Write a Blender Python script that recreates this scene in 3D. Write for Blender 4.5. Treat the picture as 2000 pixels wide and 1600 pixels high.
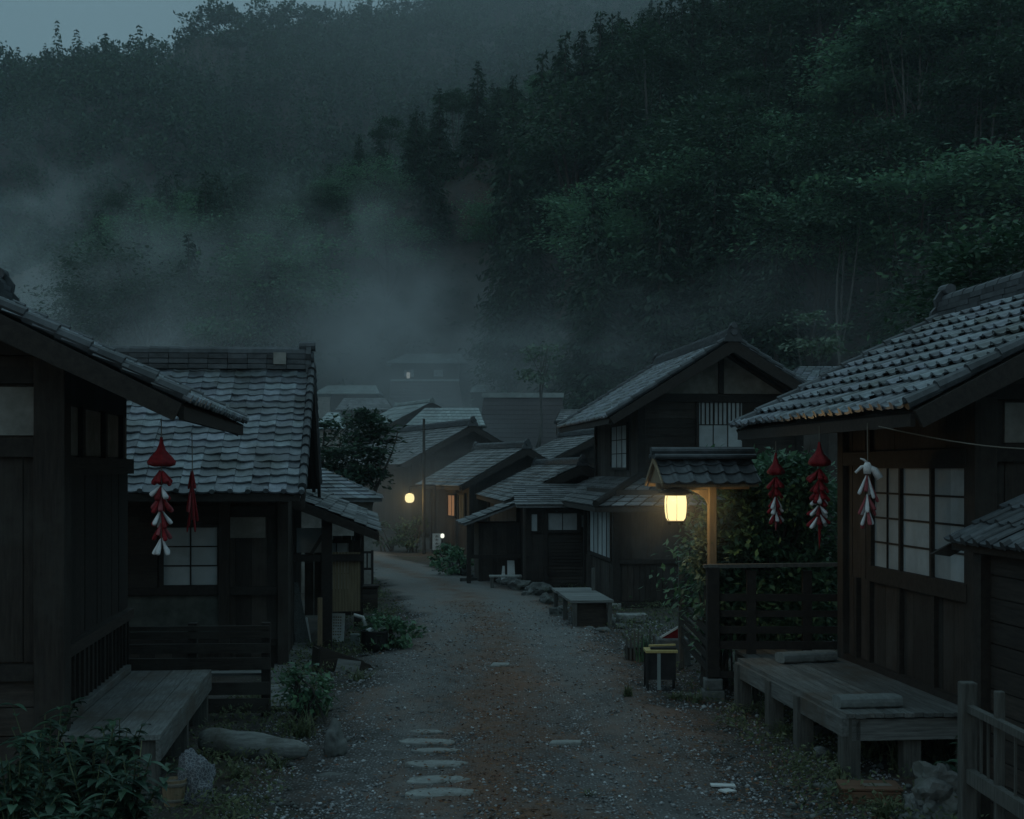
import bpy, math, random
import numpy as np
from mathutils import Vector, Matrix

# ------------------------------------------------------------------ scene, camera, sky, light, exposure
for o in list(bpy.data.objects):
    bpy.data.objects.remove(o)
SC = bpy.context.scene
COL = SC.collection
FPX, EYE, HOR = 2800.0, 2.6, 915.0          # focal length in photo pixels, eye height, horizon row

cam = bpy.data.cameras.new("camera")
cam.lens = 36.0 * FPX / 2000.0
cam.sensor_width = 36.0
cam.shift_y = (HOR - 800.0) / 2000.0
cam.clip_start = 0.1
cam.clip_end = 3000.0
camo = bpy.data.objects.new("camera", cam)
camo.location = (0, 0, EYE)
camo.rotation_euler = (math.pi / 2, 0, 0)
COL.objects.link(camo)
SC.camera = camo

SUN_EL, SUN_AZ = math.radians(4.0), math.radians(215.0)
world = bpy.data.worlds.new("World")
SC.world = world
world.use_nodes = True
wn, wl = world.node_tree.nodes, world.node_tree.links
wn.clear()
w_out = wn.new("ShaderNodeOutputWorld")
w_bg = wn.new("ShaderNodeBackground")
w_sky = wn.new("ShaderNodeTexSky")
w_sky.sky_type = 'NISHITA'
w_sky.sun_disc = False
w_sky.sun_elevation = SUN_EL
w_sky.sun_rotation = SUN_AZ
w_sky.air_density = 1.0
w_sky.dust_density = 0.6
w_sky.ozone_density = 3.0
w_mix = wn.new("ShaderNodeMix")
w_mix.data_type = 'RGBA'
w_mix.inputs[0].default_value = 0.72                    # cloud deck over the dusk sky
w_mix.inputs[7].default_value = (1.66, 2.70, 3.02, 1)   # even grey-teal overcast
wl.new(w_sky.outputs[0], w_mix.inputs[6])
w_tc = wn.new("ShaderNodeTexCoord")                      # an overcast sky is brighter overhead than low down
w_sep = wn.new("ShaderNodeSeparateXYZ")
w_mr = wn.new("ShaderNodeMapRange")
w_mr.inputs[1].default_value, w_mr.inputs[2].default_value = 0.0, 1.0
w_mr.inputs[3].default_value, w_mr.inputs[4].default_value = 0.55, 1.5
w_mul = wn.new("ShaderNodeVectorMath")
w_mul.operation = 'SCALE'
wl.new(w_tc.outputs['Generated'], w_sep.inputs[0])
wl.new(w_sep.outputs[2], w_mr.inputs[0])
wl.new(w_mix.outputs[2], w_mul.inputs[0])
wl.new(w_mr.outputs[0], w_mul.inputs['Scale'])
wl.new(w_mul.outputs[0], w_bg.inputs[0])
w_bg.inputs[1].default_value = 0.13
wl.new(w_bg.outputs[0], w_out.inputs[0])

sun = bpy.data.lights.new("sun", 'SUN')
sun.energy = 0.03
sun.angle = math.radians(40)
sun.color = (0.9, 0.95, 1.0)
suno = bpy.data.objects.new("sun", sun)
sd = Vector((math.sin(SUN_AZ) * math.cos(SUN_EL + .6), math.cos(SUN_AZ) * math.cos(SUN_EL + .6), math.sin(SUN_EL + .6)))
suno.rotation_euler = sd.to_track_quat('Z', 'Y').to_euler()
COL.objects.link(suno)

SC.view_settings.view_transform = 'Standard'
SC.view_settings.look = 'None'
SC.view_settings.exposure = 0.0
SC.view_settings.gamma = 1.0
SC.render.engine = 'CYCLES'
cy = SC.cycles
cy.use_denoising = True
cy.max_bounces = 5
cy.diffuse_bounces = 3
cy.glossy_bounces = 2
cy.transmission_bounces = 3
cy.volume_bounces = 1
cy.transparent_max_bounces = 8
cy.sample_clamp_indirect = 2.0
cy.volume_step_rate = 1.0
cy.volume_max_steps = 64

R = random.Random(7)
NP = np.random.default_rng(11)

# ------------------------------------------------------------------ coordinates
def P(px, py, D):                            # photo pixel at depth D
    return Vector(((px - 1000) / FPX * D, D, EYE + (HOR - py) / FPX * D))
def G(px, py, z=0.0):                        # photo pixel on a level z
    D = (EYE - z) * FPX / (py - HOR)
    return Vector(((px - 1000) / FPX * D, D, z))
TH = math.atan(0.1)                          # the street runs a little to the left
def S(L, D, z=0.0):                          # street frame: sideways L at depth D
    return Vector((L - 0.1 * D, D, z))

# ------------------------------------------------------------------ mesh building
class MB:
    def __init__(s):
        s.v, s.f = [], []
    def add(s, vs, fs):
        b = len(s.v)
        s.v.extend([tuple(v) for v in vs])
        s.f.extend([tuple(i + b for i in f) for f in fs])
        return s
    def box(s, c, d, rz=0.0, rx=0.0, ry=0.0):
        m = Matrix.Translation(Vector(c)) @ Matrix.Rotation(rz, 4, 'Z') @ Matrix.Rotation(ry, 4, 'Y') @ Matrix.Rotation(rx, 4, 'X')
        x, y, z = d[0] / 2, d[1] / 2, d[2] / 2
        vs = [m @ Vector(q) for q in ((-x, -y, -z), (x, -y, -z), (x, y, -z), (-x, y, -z), (-x, -y, z), (x, -y, z), (x, y, z), (-x, y, z))]
        return s.add(vs, [(0, 3, 2, 1), (4, 5, 6, 7), (0, 1, 5, 4), (1, 2, 6, 5), (2, 3, 7, 6), (3, 0, 4, 7)])
    def bb(s, x0, x1, y0, y1, z0, z1):
        return s.box(((x0 + x1) / 2, (y0 + y1) / 2, (z0 + z1) / 2), (abs(x1 - x0), abs(y1 - y0), abs(z1 - z0)))
    def bar(s, a, b, w, h, up=(0, 0, 1)):
        a, b = Vector(a), Vector(b)
        t = (b - a).normalized()
        r = t.cross(Vector(up))
        if r.length < 1e-4:
            r = t.cross(Vector((1, 0, 0)))
        r.normalize()
        u = r.cross(t).normalized()
        r *= w / 2
        u *= h / 2
        vs = [a - r - u, a + r - u, a + r + u, a - r + u, b - r - u, b + r - u, b + r + u, b - r + u]
        return s.add(vs, [(0, 1, 2, 3), (4, 7, 6, 5), (0, 4, 5, 1), (1, 5, 6, 2), (2, 6, 7, 3), (3, 7, 4, 0)])
    def prism(s, poly, ex):
        n = len(poly)
        ex = Vector(ex)
        vs = [Vector(p) for p in poly] + [Vector(p) + ex for p in poly]
        return s.add(vs, [tuple(range(n - 1, -1, -1)), tuple(range(n, 2 * n))] + [(i, (i + 1) % n, n + (i + 1) % n, n + i) for i in range(n)])
    def tube(s, pts, rad, n=7, cap=True):
        pts = [Vector(p) for p in pts]
        k = len(pts)
        if not hasattr(rad, '__len__'):
            rad = [rad] * k
        vs, fs = [], []
        ref = None
        for i in range(k):
            t = (pts[min(i + 1, k - 1)] - pts[max(i - 1, 0)]).normalized()
            if ref is None:
                ref = Vector((0, 0, 1)) if abs(t.z) < .9 else Vector((1, 0, 0))
            a = t.cross(ref)
            if a.length < 1e-5:
                a = t.cross(Vector((0, 1, 0)))
            a.normalize()
            b = t.cross(a).normalized()
            for j in range(n):
                q = 2 * math.pi * j / n
                vs.append(pts[i] + (a * math.cos(q) + b * math.sin(q)) * rad[i])
        for i in range(k - 1):
            for j in range(n):
                fs.append((i * n + j, i * n + (j + 1) % n, (i + 1) * n + (j + 1) % n, (i + 1) * n + j))
        if cap:
            fs.append(tuple(range(n - 1, -1, -1)))
            fs.append(tuple((k - 1) * n + j for j in range(n)))
        return s.add(vs, fs)
    def lathe(s, prof, c=(0, 0, 0), n=16, lobe=0.0, nl=5):
        c = Vector(c)
        vs, fs = [], []
        for r, z in prof:
            for j in range(n):
                q = 2 * math.pi * j / n
                rr = r * (1 + lobe * math.cos(nl * q))
                vs.append(c + Vector((rr * math.cos(q), rr * math.sin(q), z)))
        for i in range(len(prof) - 1):
            for j in range(n):
                fs.append((i * n + j, i * n + (j + 1) % n, (i + 1) * n + (j + 1) % n, (i + 1) * n + j))
        fs.append(tuple(range(n - 1, -1, -1)))
        fs.append(tuple((len(prof) - 1) * n + j for j in range(n)))
        return s.add(vs, fs)
    def planks(s, o, u, U, v, V, n, w, t=.022, gap=.006, jit=.004, along='v', rnd=R):
        """boards covering the rectangle o + [0,U]u + [0,V]v, standing out along n"""
        o, u, v, n = Vector(o), Vector(u), Vector(v), Vector(n)
        span = U if along == 'v' else V
        k = max(1, round(span / w))
        w = span / k
        for i in range(k):
            a, b = i * w + gap / 2, (i + 1) * w - gap / 2
            q = t + rnd.uniform(-jit, jit)
            e = rnd.uniform(-jit, jit)
            if along == 'v':
                c = [o + u * a, o + u * b, o + u * b + v * (V + e), o + u * a + v * (V + e)]
            else:
                c = [o + v * a, o + u * U + v * a, o + u * (U + e) + v * b, o + u * e + v * b]
            s.prism(c, n * q)
        return s
    def rock(s, c, d, rnd, sub=2, rough=.22, rz=0.0):
        import bmesh
        from mathutils import noise as mn
        bm = bmesh.new()
        sd = Vector((rnd.uniform(-50, 50), rnd.uniform(-50, 50), rnd.uniform(-50, 50)))
        bmesh.ops.create_icosphere(bm, subdivisions=sub, radius=1.0)
        ph = [rnd.uniform(0, 6.28) for _ in range(9)]
        pl = [(Vector((rnd.gauss(0, 1), rnd.gauss(0, 1), rnd.gauss(0, 1))).normalized(), rnd.uniform(.62, .9)) for _ in range(7)]
        cz, sz = math.cos(rz), math.sin(rz)
        vs = []
        for q in bm.verts:
            p = q.co.copy()
            for nn, dd in pl:
                e = p.dot(nn) - dd
                if e > 0:
                    p -= nn * e * .85
            k = 1 + rough * .35 * (math.sin(3 * p.x + ph[0]) * math.sin(4 * p.y + ph[1]) + math.sin(5 * p.z + ph[2]) * .6 + .4 * math.sin(9 * p.x + ph[3]) * math.sin(8 * p.y + ph[4]))
            p *= k
            if sub >= 3:
                p *= 1 + rough * (.55 * mn.fractal(q.co * 1.6 + sd, 1.0, 2.1, 5) + .22 * abs(mn.fractal(q.co * 4.5 + sd, .8, 2.2, 3)))
            x, y, z = p.x * d[0] / 2, p.y * d[1] / 2, p.z * d[2] / 2
            vs.append((c[0] + x * cz - y * sz, c[1] + x * sz + y * cz, c[2] + z))
        fs = [[v.index for v in f.verts] for f in bm.faces]
        bm.free()
        return s.add(vs, fs)
    def build(s, name, mat, parent=None, smooth=False, bevel=0.0, loc=None):
        me = bpy.data.meshes.new(name)
        me.from_pydata(s.v, [], s.f)
        me.validate()
        if smooth:
            me.polygons.foreach_set('use_smooth', [True] * len(me.polygons))
        me.materials.append(mat)
        o = bpy.data.objects.new(name, me)
        COL.objects.link(o)
        if parent is not None:
            o.parent = parent
        if loc is not None:
            o.location = loc
        if bevel:
            b = o.modifiers.new('bevel', 'BEVEL')
            b.width = bevel
            b.segments = 2
            b.limit_method = 'ANGLE'
        return o

def np_mesh(name, V, F, mat, parent=None, smooth=False):
    """V (n,3) and F (m,4) arrays -> mesh object"""
    me = bpy.data.meshes.new(name)
    V = np.asarray(V, dtype=np.float32)
    F = np.asarray(F, dtype=np.int32)
    k = F.shape[1]
    me.vertices.add(len(V))
    me.vertices.foreach_set('co', V.ravel())
    me.loops.add(F.size)
    me.loops.foreach_set('vertex_index', F.ravel())
    me.polygons.add(len(F))
    me.polygons.foreach_set('loop_start', np.arange(len(F), dtype=np.int32) * k)
    me.polygons.foreach_set('loop_total', np.full(len(F), k, dtype=np.int32))
    if smooth:
        me.polygons.foreach_set('use_smooth', np.ones(len(F), dtype=bool))
    me.update(calc_edges=True)
    me.materials.append(mat)
    o = bpy.data.objects.new(name, me)
    COL.objects.link(o)
    if parent is not None:
        o.parent = parent
    return o

def tag(o, label=None, cat=None, group=None, kind=None):
    if label: o['label'] = label
    if cat: o['category'] = cat
    if group: o['group'] = group
    if kind: o['kind'] = kind
    return o
def thing(name, label, cat, loc=(0, 0, 0), rz=0.0, group=None):
    o = bpy.data.objects.new(name, None)
    o.empty_display_size = .2
    COL.objects.link(o)
    o.location = loc
    o.rotation_euler = (0, 0, rz)
    return tag(o, label, cat, group)
def copy_tree(o, parent=None):
    c = o.copy()
    COL.objects.link(c)
    c.parent = parent
    for ch in list(o.children):
        copy_tree(ch, c)
    return c

# ------------------------------------------------------------------ materials
def new_mat(name):
    m = bpy.data.materials.new(name)
    m.use_nodes = True
    nt = m.node_tree
    b = nt.nodes['Principled BSDF']
    return m, nt, nt.nodes, nt.links, b
def pmat(name, c1, c2, scale=(1, 1, 1), noise=4.0, detail=7.0, rough=.8, bump=.25, bdist=.01, island=.0, c3=None, blot=.6, spec=.4, trans=0.0, hue=0.0, contrast=(.3, .7)):
    """two-colour grain stretched along an axis, large stains, per-board variation, bump"""
    m, nt, N, Lk, b = new_mat(name)
    tc = N.new('ShaderNodeTexCoord')
    mp = N.new('ShaderNodeMapping')
    mp.inputs['Scale'].default_value = scale
    Lk.new(tc.outputs['Object'], mp.inputs[0])
    vec = mp.outputs[0]
    geo = N.new('ShaderNodeNewGeometry')
    if island:
        off = N.new('ShaderNodeVectorMath'); off.operation = 'MULTIPLY_ADD'
        cmb = N.new('ShaderNodeCombineXYZ')
        for k in range(3):
            Lk.new(geo.outputs['Random Per Island'], cmb.inputs[k])
        Lk.new(cmb.outputs[0], off.inputs[0]); off.inputs[1].default_value = (37, 53, 41)
        Lk.new(vec, off.inputs[2])
        vec = off.outputs[0]
    nz = N.new('ShaderNodeTexNoise')
    nz.inputs['Scale'].default_value = noise
    nz.inputs['Detail'].default_value = detail
    nz.inputs['Roughness'].default_value = .65
    Lk.new(vec, nz.inputs['Vector'])
    cr = N.new('ShaderNodeValToRGB')
    cr.color_ramp.elements[0].position, cr.color_ramp.elements[1].position = contrast
    cr.color_ramp.elements[0].color = (*c1, 1)
    cr.color_ramp.elements[1].color = (*c2, 1)
    Lk.new(nz.outputs[0], cr.inputs[0])
    col = cr.outputs[0]
    if c3 is not None:
        n2 = N.new('ShaderNodeTexNoise')
        n2.inputs['Scale'].default_value = blot
        n2.inputs['Detail'].default_value = 5
        n2.inputs['Roughness'].default_value = .7
        Lk.new(tc.outputs['Object'], n2.inputs['Vector'])
        r2 = N.new('ShaderNodeValToRGB')
        r2.color_ramp.elements[0].position, r2.color_ramp.elements[1].position = .45, .68
        Lk.new(n2.outputs[0], r2.inputs[0])
        mx = N.new('ShaderNodeMix'); mx.data_type = 'RGBA'
        Lk.new(r2.outputs[0], mx.inputs[0])
        Lk.new(col, mx.inputs[6])
        mx.inputs[7].default_value = (*c3, 1)
        col = mx.outputs[2]
    if island:
        hs = N.new('ShaderNodeHueSaturation')
        mr = N.new('ShaderNodeMapRange')
        mr.inputs[3].default_value, mr.inputs[4].default_value = 1 - island, 1 + island
        Lk.new(geo.outputs['Random Per Island'], mr.inputs[0])
        Lk.new(mr.outputs[0], hs.inputs['Value'])
        if hue:
            wn_ = N.new('ShaderNodeTexWhiteNoise'); wn_.noise_dimensions = '1D'
            Lk.new(geo.outputs['Random Per Island'], wn_.inputs['W'])
            m2 = N.new('ShaderNodeMapRange')
            m2.inputs[3].default_value, m2.inputs[4].default_value = .5 - hue, .5 + hue
            Lk.new(wn_.outputs[0], m2.inputs[0])
            Lk.new(m2.outputs[0], hs.inputs['Hue'])
        Lk.new(col, hs.inputs['Color'])
        col = hs.outputs[0]
    Lk.new(col, b.inputs['Base Color'])
    b.inputs['Roughness'].default_value = rough
    b.inputs['Specular IOR Level'].default_value = spec
    if bump:
        bp = N.new('ShaderNodeBump')
        bp.inputs['Strength'].default_value = bump
        bp.inputs['Distance'].default_value = bdist
        Lk.new(nz.outputs[0], bp.inputs['Height'])
        Lk.new(bp.outputs[0], b.inputs['Normal'])
    if trans:
        tr = N.new('ShaderNodeBsdfTranslucent')
        Lk.new(col, tr.inputs[0])
        ms = N.new('ShaderNodeMixShader')
        ms.inputs[0].default_value = trans
        Lk.new(b.outputs[0], ms.inputs[1]); Lk.new(tr.outputs[0], ms.inputs[2])
        Lk.new(ms.outputs[0], N['Material Output'].inputs[0])
    return m

M = {}
# dark weathered cedar, grain upright / along x / along y
M['wood_z'] = pmat('dark_wood_upright', (.016, .012, .010), (.056, .043, .035), (9, 9, .7), 5, rough=.8, bump=.4, island=.35, c3=(.062, .056, .05), blot=1.2)
M['wood_x'] = pmat('dark_wood_across', (.016, .012, .010), (.056, .043, .035), (.7, 9, 9), 5, rough=.8, bump=.4, island=.35, c3=(.062, .056, .05), blot=1.2)
M['wood_y'] = pmat('dark_wood_along', (.016, .012, .010), (.056, .043, .035), (9, .7, 9), 5, rough=.8, bump=.4, island=.35)
M['beam'] = pmat('black_beam_wood', (.012, .009, .008), (.036, .029, .024), (4, 4, 4), 5, rough=.75, bump=.35, island=.25)
M['deck_y'] = pmat('grey_deck_boards', (.06, .065, .064), (.215, .228, .225), (12, .8, 12), 4, rough=.7, bump=.5, island=.28, c3=(.10, .085, .07), blot=1.5)
M['deck_x'] = pmat('grey_deck_across', (.075, .08, .078), (.24, .25, .245), (.8, 12, 12), 4, rough=.7, bump=.5, island=.28)
M['leg'] = pmat('grey_post_wood', (.05, .05, .046), (.14, .14, .13), (9, 9, .8), 5, rough=.8, bump=.5, island=.2)
M['fresh'] = pmat('pale_post_wood', (.17, .125, .075), (.31, .235, .15), (9, 9, .7), 5, rough=.7, bump=.3, island=.15)
M['plaster'] = pmat('old_plaster', (.20, .20, .185), (.34, .34, .32), (1, 1, 1), 6, rough=.9, bump=.2, c3=(.16, .155, .14), blot=1.6)
M['clay'] = pmat('dark_clay_panel', (.05, .056, .05), (.11, .118, .108), (1, 1, 1), 6, rough=.9, bump=.2)
M['paper'] = pmat('shoji_paper', (.33, .37, .39), (.47, .515, .535), (1, 1, 1), 2, rough=.7, bump=.2, island=.2, c3=(.27, .285, .285), blot=.9)
M['tile'] = pmat('grey_roof_tile', (.085, .10, .117), (.215, .243, .277), (1, 1, 1), 9, rough=.42, bump=.35, bdist=.006, island=.5, hue=.03, spec=.6, c3=(.06, .066, .058), blot=1.1)
M['tile_dark'] = pmat('dark_roof_tile', (.028, .032, .036), (.08, .09, .10), (1, 1, 1), 9, rough=.5, bump=.35, bdist=.006, island=.4, spec=.5)
M['shingle'] = pmat('weathered_shingle', (.11, .115, .12), (.24, .25, .26), (2, 2, 2), 7, rough=.6, bump=.4, island=.45, c3=(.08, .085, .08), blot=.7)
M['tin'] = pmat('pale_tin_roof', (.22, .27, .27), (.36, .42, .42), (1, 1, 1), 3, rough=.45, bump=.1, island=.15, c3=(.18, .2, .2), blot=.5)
M['thatch'] = pmat('old_thatch', (.055, .05, .052), (.12, .108, .11), (3, 3, 14), 5, rough=.95, bump=.6, bdist=.05)
M['stone'] = pmat('grey_stone', (.06, .064, .062), (.22, .235, .232), (1, 1, 1), 7, detail=10, rough=.8, bump=.6, bdist=.02, c3=(.09, .10, .085), blot=2.5)
M['slab'] = pmat('pale_flagstone', (.17, .18, .175), (.42, .45, .44), (1, 1, 1), 9, detail=10, rough=.75, bump=.7, bdist=.012, c3=(.085, .07, .055), blot=5)
M['log'] = pmat('peeled_log', (.12, .13, .125), (.30, .32, .31), (1.2, 10, 10), 4, rough=.75, bump=.5, bdist=.01, c3=(.09, .085, .07), blot=3)
M['white'] = pmat('white_board', (.6, .65, .66), (.8, .83, .83), (1, 1, 1), 4, rough=.6, bump=.08, c3=(.42, .44, .43), blot=4)
M['red'] = pmat('red_cloth', (.12, .005, .008), (.26, .013, .018), (1, 1, 1), 30, rough=.85, bump=.3, bdist=.004, island=.3)
M['cloth'] = pmat('white_cloth', (.5, .5, .52), (.75, .76, .78), (1, 1, 1), 30, rough=.85, bump=.3, bdist=.004, island=.2)
M['pink'] = pmat('faded_red_cloth', (.22, .04, .05), (.34, .09, .10), (1, 1, 1), 30, rough=.85, bump=.3, bdist=.004, island=.3)
M['rope'] = pmat('pale_rope', (.12, .11, .09), (.24, .22, .19), (40, 40, 40), 5, rough=.9, bump=.3)
M['black'] = pmat('black_iron', (.012, .012, .013), (.035, .035, .036), (1, 1, 1), 8, rough=.5, bump=.2)
M['cushion'] = pmat('grey_quilt', (.13, .15, .15), (.22, .24, .24), (1, 1, 1), 25, rough=.9, bump=.4, bdist=.004)
M['blind'] = pmat('tan_reed_blind', (.13, .105, .065), (.26, .215, .14), (14, 14, .6), 5, rough=.85, bump=.5)
M['crate'] = pmat('reddish_crate_wood', (.11, .055, .034), (.21, .115, .07), (.8, 8, 8), 5, rough=.75, bump=.4, island=.2)
M['yellow'] = pmat('yellow_wood', (.5, .38, .14), (.68, .55, .24), (6, 6, 6), 4, rough=.6, bump=.2)
M['bark'] = pmat('dark_bark', (.03, .027, .024), (.10, .092, .082), (7, 7, 1.2), 4, rough=.9, bump=.7, bdist=.03)
M['pale_bark'] = pmat('pale_bark', (.05, .053, .05), (.15, .156, .148), (6, 6, 1.4), 4, rough=.85, bump=.6, bdist=.02)
M['conifer'] = pmat('conifer_needles', (.016, .040, .025), (.046, .095, .055), (1, 1, 1), 1.2, rough=.7, bump=0, island=.45, hue=.03, trans=.2)
M['leaf'] = pmat('forest_leaves', (.022, .055, .030), (.062, .13, .07), (1, 1, 1), .25, rough=.6, bump=0, island=.5, hue=.035, trans=.3)
M['leaf_bright'] = pmat('bright_forest_leaves', (.075, .165, .10), (.17, .33, .19), (1, 1, 1), .4, rough=.55, bump=0, island=.4, hue=.03, trans=.35)
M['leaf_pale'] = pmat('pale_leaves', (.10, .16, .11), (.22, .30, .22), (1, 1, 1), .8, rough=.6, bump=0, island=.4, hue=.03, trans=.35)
M['leaf_near'] = pmat('glossy_leaves', (.06, .135, .075), (.145, .27, .155), (1, 1, 1), 3, rough=.45, bump=.1, island=.45, hue=.03, trans=.25)
M['leaf_low'] = pmat('dark_plant_leaves', (.028, .062, .042), (.07, .13, .085), (1, 1, 1), 3, rough=.4, bump=.1, island=.5, hue=.03, trans=.2)
M['grass'] = pmat('grass_blades', (.065, .09, .045), (.18, .205, .11), (1, 1, 1), 4, rough=.7, bump=0, island=.45, hue=.03, trans=.3)
M['litter'] = pmat('fallen_leaves', (.09, .045, .025), (.20, .10, .055), (1, 1, 1), 5, rough=.85, bump=0, island=.5, hue=.02)
M['pebble'] = pmat('gravel_stones', (.10, .105, .11), (.44, .46, .48), (1, 1, 1), 12, rough=.7, bump=.2, island=.7)

def emat(name, col, s, transp=0.0):
    m, nt, N, Lk, b = new_mat(name)
    e = N.new('ShaderNodeEmission')
    e.inputs[0].default_value = (*col, 1)
    e.inputs[1].default_value = s
    sh = e.outputs[0]
    if transp:
        t = N.new('ShaderNodeBsdfTransparent')
        t.inputs[0].default_value = (1, .9, .7, 1)
        x = N.new('ShaderNodeMixShader')
        x.inputs[0].default_value = transp
        Lk.new(sh, x.inputs[1]); Lk.new(t.outputs[0], x.inputs[2])
        sh = x.outputs[0]
    Lk.new(sh, N['Material Output'].inputs[0])
    return m
M['lamp'] = emat('lit_lantern_paper', (1.0, .82, .40), 1.75, .45)
M['lamp_far'] = emat('lit_far_globe', (1.0, .86, .45), 1.25, .3)
M['lit_window'] = emat('lit_window_paper', (1.0, .52, .25), .22)
M['lamp_white'] = emat('lit_white_bulb', (.95, 1.0, .85), 1.2)
M['lamp_dim'] = emat('dim_far_light', (.9, 1.0, .95), .28)

# ------------------------------------------------------------------ terrain
def sstep(a, b, x):
    t = np.clip((x - a) / (b - a), 0, 1)
    return t * t * (3 - 2 * t)
def hgt(x, y):
    x = np.asarray(x, dtype=float); y = np.asarray(y, dtype=float)
    z = 4.5 * sstep(46, 120, y)
    yb = np.clip(90 - .8 * x, 56, 116)                                   # foot of the right-hand slope
    cap = np.clip(31 + .55 * x, 19, 60)
    d = np.maximum(y - yb, 0)
    side = sstep(-82, -44, x) * (1 - np.exp(-((x + 8) / 10.5) ** 4) * (1 - sstep(119, 135, y)))
    hr = np.minimum(.62 * d, cap + .03 * d) * side * (1 - sstep(175, 240, y))
    hr = hr + side * .8 * np.sin(x * .23) * np.sin(y * .19) * sstep(0, 20, d)
    zc = np.clip(170 + .50 * x + 8 * np.exp(-((x + 72) / 30) ** 2), 40, 228)                                 # far mountain
    fm = .53 * np.maximum(y - 185 + 12 * np.sin(x * .021) + 6 * np.sin(x * .06 + 1), 0)
    hf = np.minimum(fm, zc + .06 * (fm - zc)) + sstep(190, 280, y) * (4 * np.sin(x * .05 + .4) * np.sin(y * .043) + 2 * np.sin(x * .11 + y * .07)) * (1 - .8 * sstep(420, 480, y))
    return z + np.maximum(hr, 0) + np.where(y > 180, np.maximum(hf, 0), 0)
def h1(x, y):
    return float(hgt(x, y))

def ground_mat(name, soil1, soil2, stone, litter, litter_amt, along=1.0, edge=None, far=None, vscale=34.0, moss=(.035, .05, .025), moss_lo=.56, stone_w=.62, bump=.8):
    m, nt, N, Lk, b = new_mat(name)
    tc = N.new('ShaderNodeTexCoord')
    def noise(sc, det=6, rough=.65, vec=None):
        n = N.new('ShaderNodeTexNoise')
        n.inputs['Scale'].default_value = sc; n.inputs['Detail'].default_value = det; n.inputs['Roughness'].default_value = rough
        Lk.new(vec if vec is not None else tc.outputs['Object'], n.inputs['Vector'])
        return n.outputs[0]
    def ramp(src, a, c, ca=(0, 0, 0), cb=(1, 1, 1)):
        r = N.new('ShaderNodeValToRGB')
        r.color_ramp.elements[0].position, r.color_ramp.elements[1].position = a, c
        r.color_ramp.elements[0].color, r.color_ramp.elements[1].color = (*ca, 1), (*cb, 1)
        Lk.new(src, r.inputs[0]); return r.outputs[0]
    def mix(f, a, c, k=1.0):
        x = N.new('ShaderNodeMix'); x.data_type = 'RGBA'
        if k != 1.0:
            q = N.new('ShaderNodeMath'); q.operation = 'MULTIPLY'; q.inputs[1].default_value = k
            Lk.new(f, q.inputs[0]); f = q.outputs[0]
        Lk.new(f, x.inputs[0]); Lk.new(a, x.inputs[6])
        if isinstance(c, tuple): x.inputs[7].default_value = (*c, 1)
        else: Lk.new(c, x.inputs[7])
        return x.outputs[2]
    base = ramp(noise(2.2, 9), .3, .7, soil1, soil2)
    vo = N.new('ShaderNodeTexVoronoi'); vo.inputs['Scale'].default_value = vscale; vo.inputs['Randomness'].default_value = 1
    Lk.new(tc.outputs['Object'], vo.inputs['Vector'])
    sep = N.new('ShaderNodeSeparateColor'); Lk.new(vo.outputs['Color'], sep.inputs[0])
    pick = ramp(sep.outputs[0], .45, .8)
    dist = ramp(vo.outputs['Distance'], .25, .55, (1, 1, 1), (0, 0, 0))
    mul = N.new('ShaderNodeMath'); mul.operation = 'MULTIPLY'; Lk.new(pick, mul.inputs[0]); Lk.new(dist, mul.inputs[1])
    col = mix(mul.outputs[0], base, stone, stone_w)
    mp = N.new('ShaderNodeMapping'); mp.inputs['Scale'].default_value = (1, along, 1); mp.inputs['Rotation'].default_value = (0, 0, -TH)
    Lk.new(tc.outputs['Object'], mp.inputs[0])
    lit = ramp(noise(.55, 8, .72, mp.outputs[0]), .46, .62)
    col = mix(lit, col, litter, litter_amt)
    col = mix(ramp(noise(.9, 8, .75), moss_lo, moss_lo + .12), col, moss, .8)
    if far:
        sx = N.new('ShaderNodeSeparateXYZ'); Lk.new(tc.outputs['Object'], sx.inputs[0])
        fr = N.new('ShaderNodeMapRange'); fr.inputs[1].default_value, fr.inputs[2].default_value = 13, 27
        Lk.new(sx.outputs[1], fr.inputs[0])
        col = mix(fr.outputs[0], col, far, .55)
    if edge:
        a2 = N.new('ShaderNodeAttribute'); a2.attribute_name = 'track'
        tm_ = N.new('ShaderNodeMath'); tm_.operation = 'MULTIPLY'
        Lk.new(a2.outputs['Fac'], tm_.inputs[0]); Lk.new(ramp(noise(1.3, 8, .7), .36, .62), tm_.inputs[1])
        col = mix(tm_.outputs[0], col, (.215, .21, .202), .7)
        a3 = N.new('ShaderNodeAttribute'); a3.attribute_name = 'middle'
        tm2 = N.new('ShaderNodeMath'); tm2.operation = 'MULTIPLY'
        Lk.new(a3.outputs['Fac'], tm2.inputs[0]); Lk.new(ramp(noise(2.3, 9, .75), .34, .60), tm2.inputs[1])
        col = mix(tm2.outputs[0], col, (.175, .092, .055), .8)
        at = N.new('ShaderNodeAttribute'); at.attribute_name = 'edge'
        q = N.new('ShaderNodeMath'); q.operation = 'ADD'; Lk.new(at.outputs['Fac'], q.inputs[0])
        q2 = N.new('ShaderNodeMath'); q2.operation = 'MULTIPLY_ADD'; q2.inputs[1].default_value = 1.1; q2.inputs[2].default_value = -.55
        Lk.new(noise(1.6, 8, .75), q2.inputs[0]); Lk.new(q2.outputs[0], q.inputs[1])
        ef = ramp(q.outputs[0], .12, .62)
        soilc = ramp(noise(2.2, 9), .3, .7, edge[0], edge[1])
        x_ = N.new('ShaderNodeMix'); x_.data_type = 'RGBA'
        Lk.new(ef, x_.inputs[0]); Lk.new(mix(mul.outputs[0], soilc, stone, .45), x_.inputs[6]); Lk.new(col, x_.inputs[7])
        col = x_.outputs[2]
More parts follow.
